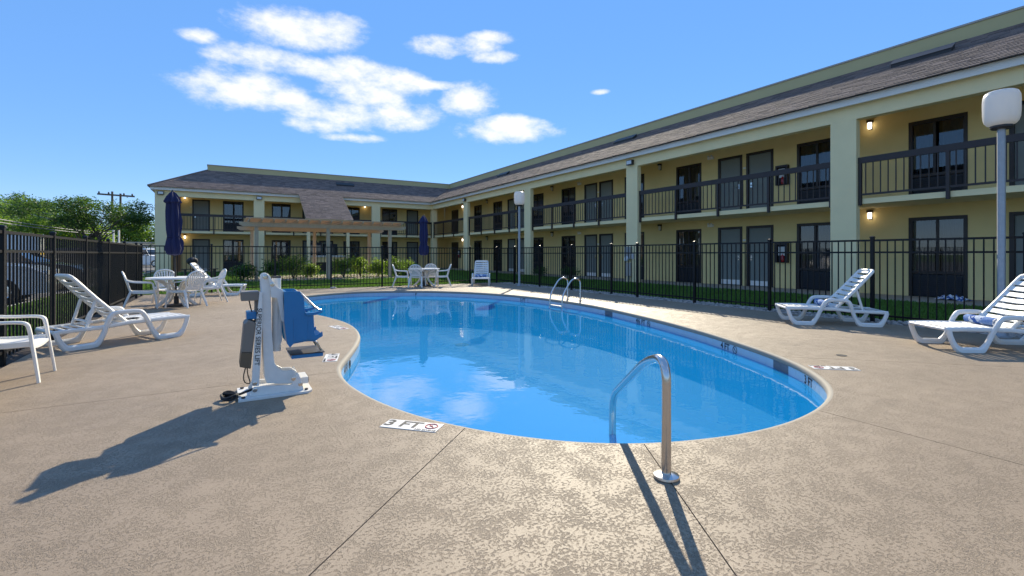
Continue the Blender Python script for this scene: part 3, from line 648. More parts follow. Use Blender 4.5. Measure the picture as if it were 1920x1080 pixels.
for i, y in enumerate((4.0+7.92, 12.0+7.92)):
    for z, f in ((2.25,'lower'),(2.25+SLAB1,'upper')):
        t = thing('emergency_light', f'small white emergency light on the {f} wall, {"nearer" if i == 0 else "farther"} one', 'emergency light', (WX, y, z), -math.pi/2, 'emergency lights')
        MB().box(-.13, .13, -.06, -.002, -.05, .05).build('case', M_white, t, bevel=.008)
        for s_ in (-.07, .07): MB().lathe([(0,0),(.03,0),(.035,.04),(0,.04)], 12, (s_,-.09,.05)).build('lamp_head', M_lens, t)
# fire extinguisher cabinets
for (y, z, w) in ((9.12,.86,'lower wall near the right middle lounger'),(9.12,.86+SLAB1,'upper wall near the right middle column'),(34.9+.1,.86,'lower wall by the corner service door')):
    t = thing('extinguisher_cabinet', f'dark fire extinguisher cabinet with pale sign on the {w}', 'cabinet', (WX, y, z), -math.pi/2, 'fire extinguisher cabinets')
    MB().prism([(-.2,0),(-.2,.66),(.2,.66),(.2,0),(.15,0),(.15,.6),(-.15,.6),(-.15,0)], -.14, -.002).build('cabinet_frame', M_brown, t); MB().box(-.19, .19, -.03, -.003, .001, .05).build('back_panel', M_brown, t)
    MB().box(-.149, .149, -.06, -.004, .01, .599).build('back_panel', M_dark, t); MB().box(-.11, .11, -.118, -.111, .24, .54).build('sign_plate', M_counter, t)
    MB().lathe([(0,0),(.05,0),(.055,.03),(.055,.2),(.02,.25),(.02,.28),(0,.28)], 12, (.03,-.1,.03)).build('extinguisher', M_tail, t, smooth=True)
# floodlights at the heads of columns
for (x, y, rz, w) in ((FX-.0,14.3,-math.pi/2,'second column from the right'),(FX,30.1,-math.pi/2,'fourth column of the right wing'),(2.02,FY,0,'left column of the back wing'),(XL+.3,FY-.0,0,'left end column of the back wing')):
    t = thing('floodlight', f'grey floodlight at the head of the {w}', 'floodlight', (x, y, 4.9), rz, 'floodlights')
    MB().box(-.16, .16, -.16, -.04, -.10, .10).build('housing', M_drip, t, bevel=.01); MB().box(-.13, .13, -.168, -.161, -.07, .07).build('lens', M_lens, t); MB().box(-.03, .03, -.04, -.001, -.05, .05).build('bracket', M_drip, t)
# electric meter on the second column
t = thing('electric_meter', 'grey electric meter box with round dial on the second column', 'electric meter', (FX, 14.42, 0), -math.pi/2)
MB().box(-.16, .16, -.14, -.002, .95, 1.45).build('meter_box', M_galv, t, bevel=.01); MB().lathe([(0,0),(.11,0),(.11,.05),(.09,.09),(0,.09)], 20).xform(Matrix.Translation((0,-.14,.95)) @ Matrix.Rotation(R(90),4,'X')).build('dial', M_lens, t, smooth=True)
MB().box(-.14, .14, -.12, -.002, .25, .80).build('lower_box', M_conc, t, bevel=.01); MB().tube([(0,-.06,0),(0,-.06,.25)], .04, 10).build('conduit', M_galv, t)

# shed roof over the lawn bar, carried on two posts
bar = tag(obj('bar_shelter', None), 'shingled lean-to roof with two white posts over the lawn bar', 'shelter')
bx0, bx1, LD = 4.45, 7.3, 3.45
rp = MB().add([(bx0,EY+.05,EZ+.02),(bx1,EY+.05,EZ+.02),(bx1,EY-LD,EZ-RISE*LD),(bx0,EY-LD,EZ-RISE*LD),(bx0,EY+.05,EZ-.1),(bx1,EY+.05,EZ-.1),(bx1,EY-LD,EZ-RISE*LD-.12),(bx0,EY-LD,EZ-RISE*LD-.12)], [(0,1,2,3),(7,6,5,4),(0,4,5,1),(1,5,6,2),(2,6,7,3),(3,7,4,0)]).build('lean_to_roof', M_cream, bar)
roof_keep = roof; roof = rp
shingles('shingles', lambda s, d, l: (s, EY+d-l*.3, EZ+RISE*d+l), lambda d: bx0-.03, lambda d: bx1+.03, -LD-.03, .02, 26)
roof = roof_keep
for x in (4.62, 7.05): MB().box(x-.09, x+.09, 32.75, 32.93, -.05, 3.30).build('post', M_cream, bar)
MB().box(4.45, 7.3, 32.72, 32.96, 3.301, 3.45).build('header_beam', M_cream, bar)
bc = thing('bar_counter', 'long pale tiled bar counter under the lean-to roof', 'counter', (0,0,0))
MB().box(4.75, 6.95, 33.2, 33.8, .93, 1.03).build('counter_top', M_cream, bc)
for k in range(14): MB().box(4.73+k*.16, 4.86+k*.16, 33.12, 33.199, .95, 1.07).build('edge_tile', M_counter, bc)
MB().box(4.8, 6.9, 33.3, 33.7, -.04, .929).build('counter_base', M_brown, bc)
MB().box(4.8, 6.9, 33.22, 33.299, .62, .928).build('apron', M_wall, bc)
for i, (x, w) in enumerate(((5.35,.8),(6.35,.85))):  # guessed black bodies, put in to fill the shade under the lean-to
    t = thing('stand_in_cabinet', f'tall dark stand-in cabinet filling the shade behind the bar, {"left" if i == 0 else "right"} one', 'cabinet', (x, 35.2, 0), 0, 'stand-in cabinets behind the bar')
    MB().box(-w/2, w/2, -.35, .35, 0, 1.95-.1*i).build('cabinet_body', M_ac, t, bevel=.02); MB().box(-w/2+.05, w/2-.05, -.37, -.351, .2, 1.75-.1*i).build('cabinet_front', M_cargl, t)
# brown stair wall at the left end of the back wing
for z in (0, SLAB1): MB().box(XL+.8, -2.42, WY-.06, WY-.003, z+.001, z+2.45).build('stair_panel', M_redwall, motel)
t = thing('covered_cart', 'dark covered bundle on the upper walkway behind the folded umbrella', 'covered cart', (-2.62,36.75,SLAB1))
MB().lathe([(.0,.55),(.26,.55),(.3,.7),(.3,1.05),(.22,1.2),(.12,1.32),(0,1.34)], 14).build('dark_cover', M_ac, t, smooth=True); MB().box(-.22, .22, -.2, .2, .02, .55).build('cart_base', M_curtain, t, bevel=.02)

# ================================================================== pool fence
FH = 1.40
def fence(name, label, axis, const, posts, cat='fence', post_list=None, gate=False):
    t = thing(name, label, cat, (0,0,0), 0, None)
    P = (lambda a, n, z: (a, const+n, z)) if axis == 'x' else (lambda a, n, z: (const+n, a, z))
    me_post = MB().box(-.026, .026, -.026, .026, -.06, FH+.03).mesh('post', M_black)
    me_cap = MB().add([(-.034,-.034,FH+.031),(.034,-.034,FH+.031),(.034,.034,FH+.031),(-.034,.034,FH+.031),(-.03,-.03,FH+.05),(.03,-.03,FH+.05),(.03,.03,FH+.05),(-.03,.03,FH+.05),(0,0,FH+.062)], [(0,3,2,1),(0,1,5,4),(1,2,6,5),(2,3,7,6),(3,0,4,7),(4,5,8),(5,6,8),(6,7,8),(7,4,8)]).mesh('post_cap', M_black)
    me_pick = MB().box(-.008, .008, -.008, .008, .05, FH-.034).mesh('picket', M_black)
    for p in (posts if post_list is None else post_list):
        o = obj('post', me_post, t, P(p, 0, 0)); obj('post_cap', me_cap, o)
    for a, b in zip(posts[:-1], posts[1:]):
        for z0, z1, nm in ((FH-.033, FH, 'top_rail'), (FH-.235, FH-.205, 'middle_rail'), (.10, .13, 'bottom_rail')):
            A = P(a+.027, -.014, z0); B = P(b-.027, .014, z1); MB().box(min(A[0],B[0]), max(A[0],B[0]), min(A[1],B[1]), max(A[1],B[1]), z0, z1).build(nm, M_black, t)
        n = round((b-a)/.108)
        for k in range(1, n): obj('picket', me_pick, t, P(a+(b-a)*k/n, 0, 0))
    return t
LY = [3.45,5.25,7.07,8.82,10.6,12.46,14.3,16.06,17.0]
fence('picket_fence', 'black metal picket fence along the left side by the parking lot', 'y', -2.0, LY)
fence('picket_fence', 'black metal picket fence across the back in front of the pergola', 'x', 17.0, [-2.0,-.32,1.4,3.1,4.83,6.57,8.3,9.5], post_list=[-.32,1.4,3.1,4.83,6.57,8.3])
fence('picket_fence', 'black metal picket fence on the right, the near stretch', 'y', 9.5, [-1.6,.2,2.0,3.83,5.63,7.44,9.26])
fence('picket_fence', 'black metal picket fence on the right, the far stretch', 'y', 9.5, [10.26,12.1,13.9,15.6,17.0])
g = fence('fence_gate', 'narrow black picket gate between the two right fence stretches', 'y', 9.5, [9.26,10.26], 'gate', post_list=[])
MB().box(9.44, 9.475, 9.34, 9.42, 1.02, 1.16).build('latch', M_galv, g)

# ================================================================== lamp posts
def lamp_post(label, x, y):
    t = thing('lamp_post', label, 'lamp post', (x, y, 0), 0, 'lamp posts by the right fence')
    MB().lathe([(0,0),(.11,0),(.11,.015),(.075,.03),(.058,.06),(.044,.09),(.044,2.92),(0,2.92)], 20).build('post', M_galv, t, smooth=True)
    MB().lathe([(0,2.88),(.10,2.88),(.12,2.90),(.12,2.925),(0,2.925)], 24).build('collar', M_drip, t, smooth=True)
    MB().lathe([(0,2.926),(.11,2.926),(.15,2.945),(.175,2.98),(.188,3.03),(.193,3.10),(.195,3.26),(.190,3.33),(.172,3.38),(.14,3.402),(0,3.408)], 36).build('globe', M_globe, t, smooth=True)
    return t
lamp_post('tall grey lamp post with white drum globe beside the nearest right lounger', 9.22, 2.18)
lamp_post('far grey lamp post with white drum globe near the pool ladder', 9.16, 14.7)

# ================================================================== resin loungers
def make_lounger():
    t = thing('sun_lounger', '', 'sun lounger', group='white resin sun loungers')
    W = .305
    S = [(.03,.262),(.045,.19),(.09,.08),(.15,.022),(.20,.020),(.33,.020),(.385,.028),(.445,.11),(.49,.21),(.53,.30),(.575,.375),(.63,.405),(.80,.408),(.885,.395),(.925,.34),(.955,.25),(.985,.15),(1.04,.05),(1.10,.022),(1.30,.020),(1.345,.032),(1.40,.12),(1.435,.225)]
    for s in (-1, 1):
        q = MB(); path = smooth_path([(x, s*(W+.012 if .5 < x < .93 else W), z) for x, z in S], 3)
        sc = [1.0+.45*max(0, 1-abs(p.z-.02)/.08) for p in path]
        q.sweep(path, rrect(.056, .046, .6), up=(0, 1, 0), scale=sc); fr = q.build('side_frame', M_plastic, t, smooth=True)
        r = MB(); r.sweep([(0,s*(W-.01),.262),(.25,s*(W-.012),.268),(.70,s*(W-.012),.262),(1.0,s*(W-.012),.235),(1.45,s*(W-.012),.225)], rrect(.04, .05, .6), up=(0,0,1)); r.build('side_rail', M_plastic, fr, smooth=True)
        for x0, x1 in ((.15,.385),(1.08,1.325)):
            MB().box(x0, x1, s*W-.028, s*W+.028, .0, .016).build('foot', M_plastic, fr, bevel=.004)
    # seat slats
    n = 9
    MB().sweep([(.02,-W+.02,.262),(.0,0,.266),(.02,W-.02,.262)], rrect(.05, .035, .6)).build('end_rail', M_plastic, t, smooth=True)
    for k in range(n):
        x = .095+k*.077; q = MB(); q.sweep([(x,-W+.022,.272),(x,-.1,.281),(x,.1,.281),(x,W-.022,.272)], rrect(.060, .016, .6)); q.build('seat_slat', M_plastic, t, smooth=True)
    MB().sweep([(.79,-W+.02,.255),(.79,W-.02,.255)], rrect(.05, .03, .6)).build('hinge_bar', M_plastic, t, smooth=True)
    MB().sweep([(1.44,-W+.02,.225),(1.44,W-.02,.225)], rrect(.04, .04, .6)).build('rear_bar', M_plastic, t, smooth=True)
    for k in range(4): MB().sweep([(1.02+k*.1,-W+.022,.232),(1.02+k*.1,W-.022,.232)], rrect(.03, .02, .6)).build('rear_slat', M_plastic, t, smooth=True)
    # backrest about the hinge
    h = (.74, .275); top = (1.285, .885); d = Vector((top[0]-h[0], 0, top[1]-h[1])); Lb = d.length; d.normalize(); nb = Vector((-d.z, 0, d.x))
    B = lambda u, y, o=0.: Vector((h[0], 0, h[1]))+d*u+nb*o+Vector((0, y, 0))
    w0, w1 = .255, .235
    br = MB().sweep(smooth_path([B(0,-w0), B(.4,-.25,-.01), B(Lb-.06,-w1-.003), B(Lb-.012,-w1+.03), B(Lb,-w1+.08), B(Lb,w1-.08), B(Lb-.012,w1-.03), B(Lb-.06,w1+.003), B(.4,.25,-.01), B(0,w0)], 3), rrect(.045, .045, .6), up=tuple(nb)).build('backrest', M_plastic, t, smooth=True)
    for k in range(8):
        u = .05+k*.092; MB().sweep([B(u,-.245,-.005), B(u,0,-.022), B(u,.245,-.005)], rrect(.066, .014, .6), up=tuple(nb)).build('back_slat', M_plastic, br, smooth=True)
    MB().sweep([B(Lb-.035,-.2,-.004), B(Lb-.035,.2,-.004)], rrect(.06, .02, .6), up=tuple(nb)).build('head_rail', M_plastic, br, smooth=True)
    for s in (-1, 1): MB().sweep([B(.42,s*.235,-.03), Vector((1.13,s*.235,.235))], rrect(.035, .025, .6), up=(0,1,0)).build('strut', M_plastic, br, smooth=True)
    MB().sweep([Vector((1.09,-.235,.31)), Vector((1.09,.235,.31))], rrect(.05, .02, .6)).build('strut_bar', M_plastic, br, smooth=True)
    return t
L0 = make_lounger(); index_kids(L0)
def lounger(label, foot, head, first=False):
    a = math.atan2(head[1]-foot[1], head[0]-foot[0]); return put(L0, (foot[0], foot[1], 0), a, label, first=first)
# foot centre point and heading towards the head end
lounger('white resin lounger on the right beside the grey lamp post', (7.45,2.43), (7.45+.80,2.43-.60), True)
lounger('white resin lounger in the middle of the right deck by the fence', (8.13,4.63), (8.13+.707,4.63-.707))
lounger('white resin lounger on the left facing the pool lift', (-.56,8.48), (-.56-.885,8.48-.465))
lounger('white resin lounger facing the pool at the far right corner of the deck', (7.92,15.38), (7.92+.50,15.38+.866))
lounger('white resin lounger behind the left table group by the back fence', (.52,15.75), (.52-.98,15.75+.18))

def rolled_towel(label, loc, rz, L=.42, r=.05):
    t = thing('rolled_towel', label, 'towel', loc, rz, 'rolled pool towels')
    MB().lathe([(0,-L/2),(r*.85,-L/2),(r,-L/2+.02),(r*.97,-.05),(r*1.02,.05),(r,L/2-.02),(r*.85,L/2),(0,L/2)], 20, fold=lambda a, i: 1+.05*math.sin(3*a+i)).xform(Matrix.Rotation(R(90),4,'X')).build('towel_roll', M_towelb, t, smooth=True)
    sp = [(.012+.0032*a)*1.0 for a in range(13)]
    MB().tube([(sp[k]*math.cos(k*.9), -L/2-.003, sp[k]*math.sin(k*.9)) for k in range(13)], .006, 6).build('rolled_edge', M_marker, t)
    MB().lathe([(r*1.01,-.12),(r*1.045,-.11),(r*1.045,.06),(r*1.01,.07)], 20).xform(Matrix.Rotation(R(90),4,'X')).build('towel_stripe', M_towel, t, smooth=True)
    t.location.z += r
a1 = math.atan2(-.60,.80); rolled_towel('rolled blue towel on the lounger beside the grey lamp post', (7.45+.62*.8,2.43-.62*.6,.292), a1)
rolled_towel('rolled blue towel on the lounger in the middle of the right deck', (8.13+.62*.707,4.63-.62*.707,.292), R(-45))
rolled_towel('rolled blue towel on the far right corner lounger', (7.92+.62*.5,15.38+.62*.866,.292), R(60))
# round emblem printed on the left lounger's seat
t = thing('round_emblem', 'round black printed emblem on the seat of the left lounger', 'emblem', (-.56-.60*.885+.045,8.48-.60*.465-.09,.292), R(30))
MB().tube([(.07*math.cos(a), .07*math.sin(a), .0) for a in np.linspace(0,6.283,25)[:-1]], .006, 6, closed=True).build('ring', M_ink, t)
MB().tube([(.05*math.cos(a), .05*math.sin(a), .0) for a in np.linspace(.4,5.2,16)], .006, 6).build('inner_arc', M_ink, t); MB().tube([(-.03,-.02,0),(0,.03,0),(.01,-.01,0),(.035,.02,0)], .006, 6).build('mark', M_ink, t)
# crumpled towel on the walkway
rr = random.Random(2); mb = MB(); V = []; nx, ny = 18, 10
for i in range(nx):
    for j in range(ny):
        u, v = i/(nx-1)*2-1, j/(ny-1)*2-1; e_ = max(0, 1-(u*u+v*v)*.6); V.append((u*.34+rr.uniform(-.02,.02), v*.2+rr.uniform(-.02,.02), .004+e_*(.07+.07*math.sin(u*7+v*4)*math.cos(v*6-u*3)+rr.uniform(-.015,.03))))
mb.add(V, [(i*ny+j, (i+1)*ny+j, (i+1)*ny+j+1, i*ny+j+1) for i in range(nx-1) for j in range(ny-1)])
o = mb.build('crumpled_towel', M_towel, smooth=True); o.location = (15.6,4.55,.0); o.rotation_euler = (0,0,R(70)); tag(o, 'crumpled blue and white towel dropped on the motel walkway', 'towel')

# ================================================================== resin armchairs
def make_chair():
    t = thing('resin_chair', '', 'chair', group='white resin chairs')
    # seat
    V = []; nx, ny = 8, 9
    for i in range(nx+1):
        for j in range(ny+1):
            u, v = i/nx, j/ny*2-1; w = .205+.03*u; x = -.20+.43*u; z = .372-.018*math.cos(v*1.5)-.02*math.sin(u*2.6)+(-.03*max(0,u-.85)/.15 if u > .85 else 0)
            V.append((x, v*w, z))
    F = [(i*(ny+1)+j, (i+1)*(ny+1)+j, (i+1)*(ny+1)+j+1, i*(ny+1)+j+1) for i in range(nx) for j in range(ny)]
    k = len(V); q = MB().add(V+[(x,y,z-.022) for x,y,z in V], F+[tuple(i+k for i in f[::-1]) for f in F])
    edge = [j for j in range(ny+1)]+[i*(ny+1)+ny for i in range(1,nx+1)]+[nx*(ny+1)+j for j in range(ny-1,-1,-1)]+[i*(ny+1) for i in range(nx-1,0,-1)]
    q.f += [(edge[i], edge[i]+k, edge[(i+1)%len(edge)]+k, edge[(i+1)%len(edge)]) for i in range(len(edge))]
    q.build('seat', M_plastic, t, smooth=True)
    # fan backrest: rim and radiating slats on a reclined, slightly cupped surface
    def Bk(y, z): return (-.19-.30*(z-.37)+.35*y*y, y, z)
    rim = [(-.17,.36),(-.185,.45),(-.215,.55),(-.205,.65),(-.15,.735),(-.07,.772),(0,.78),(.07,.772),(.15,.735),(.205,.65),(.215,.55),(.185,.45),(.17,.36)]
    bk = MB().sweep(smooth_path([Bk(*p) for p in rim], 3), rrect(.034, .03, .7), up=(1,0,0)).build('backrest', M_plastic, t, smooth=True)
    n = 9
    for i in range(n):
        a0 = math.pi*(.08+.84*(i+.20)/n); a1 = math.pi*(.08+.84*(i+.80)/n)
        def tip(a):
            y = .20*math.cos(a); z = .585+.175*math.sin(a); return (y, z)
        b0 = (.155-.31*(i+.16)/n, .43); b1 = (.155-.31*(i+.84)/n, .43); q = MB(); rows = []
        for s in (0,.35,.7,1):
            for (b, a) in ((b0,a0),(b1,a1)):
                tp = tip(a); y = b[0]*(1-s)+tp[0]*s; z = b[1]*(1-s)+tp[1]*s; p = Bk(y, z); rows += [p, (p[0]-.012, p[1], p[2])]
        q.add(rows, sum([[(4*r,4*r+2,4*r+6,4*r+4),(4*r+1,4*r+5,4*r+7,4*r+3),(4*r,4*r+4,4*r+5,4*r+1),(4*r+2,4*r+3,4*r+7,4*r+6)] for r in range(3)], [])+[(0,1,3,2),(12,14,15,13)]); q.build('back_slat', M_plastic, bk)
    V = [Bk(y, z) for z in (.375,.44) for y in (-.165,-.08,0,.08,.165)]; q = MB().add(V+[(x-.014,y,z) for x,y,z in V], [(i,i+1,i+6,i+5) for i in range(4)]+[(i+10,i+15,i+16,i+11) for i in range(4)]+[(5,6,16,15),(6,7,17,16),(7,8,18,17),(8,9,19,18)]+[(0,10,11,1),(1,11,12,2),(2,12,13,3),(3,13,14,4)]); q.build('lumbar_panel', M_plastic, bk)
    for s in (-1, 1):
        arm = smooth_path([Bk(s*.212,.60), (-.14,s*.245,.565), (.0,s*.258,.552), (.12,s*.258,.548), (.185,s*.255,.53), (.205,s*.252,.47), (.22,s*.25,.36), (.245,s*.255,.18), (.268,s*.262,.0)], 4)
        sc = [1.0 if i < len(arm)*.55 else 1.0-.25*(i/len(arm)-.55)/.45 for i in range(len(arm))]
        MB().sweep(arm, rrect(.052, .026, .6), up=(0,1,0) if False else (.3,0,1), scale=sc).build('arm_and_front_leg', M_plastic, t, smooth=True)
        MB().sweep(smooth_path([(-.165,s*.19,.38),(-.215,s*.205,.25),(-.265,s*.22,.12),(-.305,s*.235,0)], 3), rrect(.05, .032, .6), up=(1,0,.2), scale=[1.25-.045*i for i in range(10)]).build('rear_leg', M_plastic, t, smooth=True)
        MB().sweep([(-.15,s*.205,.352),(.05,s*.225,.342),(.21,s*.235,.348)], rrect(.02, .05, .5)).build('seat_rail', M_plastic, t, smooth=True)
    return t
C0 = make_chair(); index_kids(C0)
def chair(label, x, y, face, first=False): return put(C0, (x, y, 0), math.atan2(face[1], face[0]), label, first=first)
chair('white resin armchair at the left table seen in profile on its left side', -1.50, 12.72, (.93,.12), True)
chair('white resin armchair behind the left table facing the camera', -1.12, 13.75, (.30,-.90))
chair('white resin armchair at the left table with its fan back to the camera', -.70, 12.62, (-.70,.72))
chair('white resin armchair at the right of the left table beside the rear lounger', -.28, 13.50, (-.95,-.25))
chair('white resin armchair cut by the left picture edge by the fence', -1.69, 6.10, (1,.02))
chair('white resin armchair mostly outside the lower left picture edge', -1.78, 4.98, (.2,-1))
chair('white resin armchair at the right table, leftmost of the four', 5.42, 16.62, (.9,-.35))
chair('white resin armchair at the right table with its fan back to the camera', 5.78, 16.05, (.50,.82))
chair('white resin armchair behind the right table facing the camera', 6.52, 16.62, (-.35,-.9))
chair('white resin armchair at the right table, rightmost of the four', 6.72, 16.02, (-.92,.32))

def make_table():
    t = thing('round_table', '', 'table', group='round white resin tables')
    MB().lathe([(.022,.625),(.40,.625),(.50,.612),(.545,.600),(.56,.608),(.562,.625),(.55,.640),(.30,.648),(.022,.648)], 44).build('table_top', M_plastic, t, smooth=True)
    for k in range(4):
        a = k*math.pi/2+.5; c, s = math.cos(a), math.sin(a)
        MB().sweep(smooth_path([(c*.40,s*.40,.622),(c*.20,s*.20,.48),(c*.13,s*.13,.34),(c*.20,s*.20,.18),(c*.40,s*.40,0)], 4), rrect(.07, .04, .6), up=(-s,c,0)).build('leg', M_plastic, t, smooth=True)
    MB().lathe([(.035,.30),(.12,.30),(.12,.36),(.035,.36)], 20).build('leg_collar', M_plastic, t, smooth=True)
    return t
T0 = make_table(); index_kids(T0)
put(T0, (-.90,12.92,0), 0, 'round white resin table with four chairs on the left deck', first=True)
put(T0, (6.16,16.36,0), R(20), 'round white resin table by the back fence at the right')
def umbrella(label, x, y, z0, z1, lean, r):
    t = thing('folded_umbrella', label, 'umbrella', (x, y, 0), 0, 'folded navy umbrellas'); t.rotation_euler = lean
    MB().lathe([(0,0),(.25,0),(.25,.02),(.22,.045),(.05,.06),(.045,.22),(0,.22)], 28).build('base', M_drip, t, smooth=True)
    MB().tube([(0,0,.1),(0,0,z1)], .019, 12).build('pole', M_drip, t, smooth=True)
    H = z1-z0; pr = [(.03,H),(.05,H-.03),(.085,H*.93),(.118,H*.86),(.125,H*.84),(.095,H*.82),(.10,H*.70),(.115,H*.55),(.105,H*.40),(.09,H*.30),(.12,H*.22),(.13,H*.10),(.10,H*.02),(.03,0)]
    rr = random.Random(int(x*10)); ph = [rr.uniform(-.5,.5) for _ in pr]
    MB().lathe([(a*r, z) for a, z in pr][::-1], 48, (0,0,z0), fold=lambda a, i: 1+.20*math.cos(8*a+ph[i]*.8)+.10*math.sin(3*a+ph[i]*2)).build('folded_canopy', M_navy, t, smooth=True)
    MB().lathe([(.09*r,-.012),(.115*r,-.01),(.115*r,.012),(.09*r,.012)], 24, (0,0,z0+H*.3)).build('tie_strap', M_navy, t); MB().lathe([(0,0),(.03,0),(.025,.035),(0,.05)], 12, (0,0,z1)).build('finial', M_drip, t)
umbrella('folded navy umbrella through the left table', -.90, 12.92, 1.12, 2.52, (R(0.5),R(-1.6),0), 1.15)
umbrella('folded navy umbrella through the right table', 6.16, 16.36, 1.10, 2.52, (0,R(-.4),0), 1.2)

# ================================================================== pool lift (side on to the camera, facing the water)
lift = thing('pool_lift', 'white pool access lift with blue seat at the left pool edge', 'pool lift', (0,4.46,0))
MAST = [(.257,.969),(.265,.985),(.281,.993),(.300,.993),(.314,.981),(.327,.906),(.329,.792),(.337,.519),(.351,.302),(.359,.244),(.383,.206),(.423,.179),(.492,.174),(.542,.132),(.558,.085),(.472,.066),(.300,.093),(.284,.139),(.275,.311),(.267,.568),(.261,.795)]
GUS = [(.300,.990),(.316,.979),(.343,.928),(.359,.901),(.379,.876),(.399,.864),(.417,.857),(.419,.779),(.425,.668),(.441,.649),(.441,.595),(.423,.588),(.407,.602),(.383,.736),(.371,.790),(.331,.796),(.323,.893)]
STR = [(.246,.844),(.265,.843),(.265,.569),(.250,.231),(.242,.089),(.188,.096),(.196,.237),(.219,.572)]
SIDE = [(.419,.846),(.537,.843),(.556,.827),(.567,.790),(.577,.672),(.596,.652),(.643,.649),(.651,.493),(.660,.462),(.681,.475),(.713,.497),(.716,.456),(.655,.429),(.604,.438),(.500,.425),(.463,.384),(.439,.422),(.419,.601)]
BAS = [(.173,.030),(.204,.090),(.480,.070),(.508,.145),(.525,.166),(.550,.113),(.571,.018),(.177,.018)]
for y in (-.075, .055): MB().prism(MAST, y, y+.02).build('mast_plate', M_powder, lift, bevel=.003)
MB().prism([(.275,.95),(.31,.95),(.325,.80),(.333,.52),(.346,.30),(.29,.28),(.278,.55),(.27,.8)], -.054, .054).build('mast_core', M_powder, lift)
MB().prism(GUS, -.098, -.077).build('link_arm', M_powder, lift, bevel=.003); MB().prism(GUS, .077, .098).build('link_arm', M_powder, lift, bevel=.003)
MB().prism(STR, -.115, -.085).build('strut', M_powder, lift, bevel=.003)
MB().lathe([(0,.34),(.034,.34),(.034,.95),(.026,.955),(.0,.955)], 20, (.378,0,0)).build('swivel_post', M_powder, lift, smooth=True)
MB().lathe([(0,.951),(.036,.951),(.036,.966),(0,.966)], 20, (.378,0,0)).build('post_cap', M_drip, lift)
MB().prism([(.36,.80),(.413,.80),(.418,.42),(.40,.38),(.37,.40),(.355,.6)], -.03, .03).build('seat_carrier', M_powder, lift, bevel=.01)
MB().prism(BAS, -.14, -.118).build('base_cheek', M_powder, lift, bevel=.003); MB().prism(BAS, .118, .14).build('base_cheek', M_powder, lift, bevel=.003)
MB().box(.20, .56, -.117, .117, .019, .055).build('base_beam', M_powder, lift); MB().prism([(.095,-.2),(.60,-.2),(.635,-.16),(.635,.2),(.095,.2)], .001, .018, 'z').build('base_plate', M_powder, lift)
MB().box(.541, .612, -.10, .10, .058, .112).build('foot_stop', M_powder, lift, bevel=.004); MB().box(.613, .617, -.085, .085, .064, .106).build('stop_pad', M_dark, lift)
for x, z, y in ((.288,.964,-.076),(.339,.902,-.099),(.492,.121,-.141),(.546,.068,-.141),(.211,.114,-.116),(.211,.067,-.141),(.13,.019,None)):
    if y is None: continue
    MB().lathe([(0,0),(.017,0),(.017,.004),(.011,.005),(.011,.011),(0,.011)], 14).xform(Matrix.Translation((x,y,z)) @ Matrix.Rotation(R(90),4,'X')).build('bolt', M_steel, lift)
for x, y in ((.13,-.16),(.13,.16),(.59,-.15),(.59,.16)): MB().lathe([(0,0),(.014,0),(.014,.012),(0,.012)], 6, (x,y,.0185)).build('anchor_bolt', M_drip, lift)
d = Vector((.243-.216, 0, .80-.16)).normalized(); nrm = Vector((0,-1,0)); Mx = Matrix((-d, nrm.cross(-d), nrm)).transposed().to_4x4()
Mx.translation = Vector((.2345,-.1165,.485)); o = obj('lettering', text_mesh('SUPERIOR SERIES LIFT', .048, M_ink, bold=.008), lift); o.matrix_local = Mx
# blue seat
seat = MB().prism(SIDE, -.172, -.160).build('seat', M_blue, lift, bevel=.003); MB().prism(SIDE, .160, .172).build('seat_side', M_blue, seat, bevel=.003)
MB().prism([(.423,.84),(.445,.84),(.452,.60),(.468,.44),(.50,.43),(.60,.442),(.655,.433),(.71,.475),(.712,.46),(.655,.415),(.60,.424),(.50,.412),(.455,.40),(.428,.60)], -.1595, .1595).build('seat_pan', M_blue, seat, smooth=True)
for s in (-1, 1):
    MB().prism([(.575,.663),(.647,.663),(.711,.675),(.711,.660),(.660,.641),(.583,.641)], s*.173-.02, s*.173+.02).build('armrest', M_blue, seat, bevel=.004)
    for x, z0 in ((.49,.44),(.60,.45)): MB().box(x, x+.014, s*.1735-.002, s*.1735+.002, z0, .62).build('rib', M_blue, seat)
    MB().tube([(.545,s*.165,.826),(.66,s*.17,.70),(.70,s*.17,.675)], .008, 8).build('arm_rod', M_steel, seat, smooth=True)
    MB().tube(fillet([(.56,s*.13,.425),(.665,s*.13,.42),(.71,s*.13,.33),(.70,s*.13,.315)], .03), .008, 8).build('footrest_rod', M_steel, seat, smooth=True)
MB().box(.475, .72, -.165, .165, .288, .318).build('footrest', M_blue, seat, bevel=.004); MB().box(.465, .730, -.172, .172, .319, .327).build('footrest_edge', M_drip, seat)
# battery pack and controls on the back
MB().prism([(.136,.591),(.170,.623),(.222,.598),(.196,.362),(.117,.371)], -.10, .12).build('battery_case', M_taupe, lift, bevel=.006)
MB().prism([(.117,.369),(.196,.360),(.185,.230),(.106,.253)], -.10, .12).build('battery_foot', M_tobacco, lift, bevel=.006)
MB().box(.117, .245, -.09, .11, .775, .847).build('control_box', M_taupe, lift, bevel=.005); MB().prism([(.215,.774),(.242,.774),(.226,.60),(.216,.60)], -.06, .06).build('control_bracket', M_taupe, lift)
MB().box(.155, .226, -.08, .09, .625, .682).build('battery_handle', M_blue, lift, bevel=.006)
MB().tube(smooth_path([(.175,-.02,.775),(.185,-.03,.72),(.20,-.03,.66)], 4), .005, 6).build('cable', M_dark, lift); MB().tube(smooth_path([(.15,-.05,.24),(.135,-.06,.17),(.145,-.06,.12),(.18,-.06,.11),(.165,-.05,.18),(.16,-.05,.235)], 5), .005, 6).build('cable_loop', M_tobacco, lift)
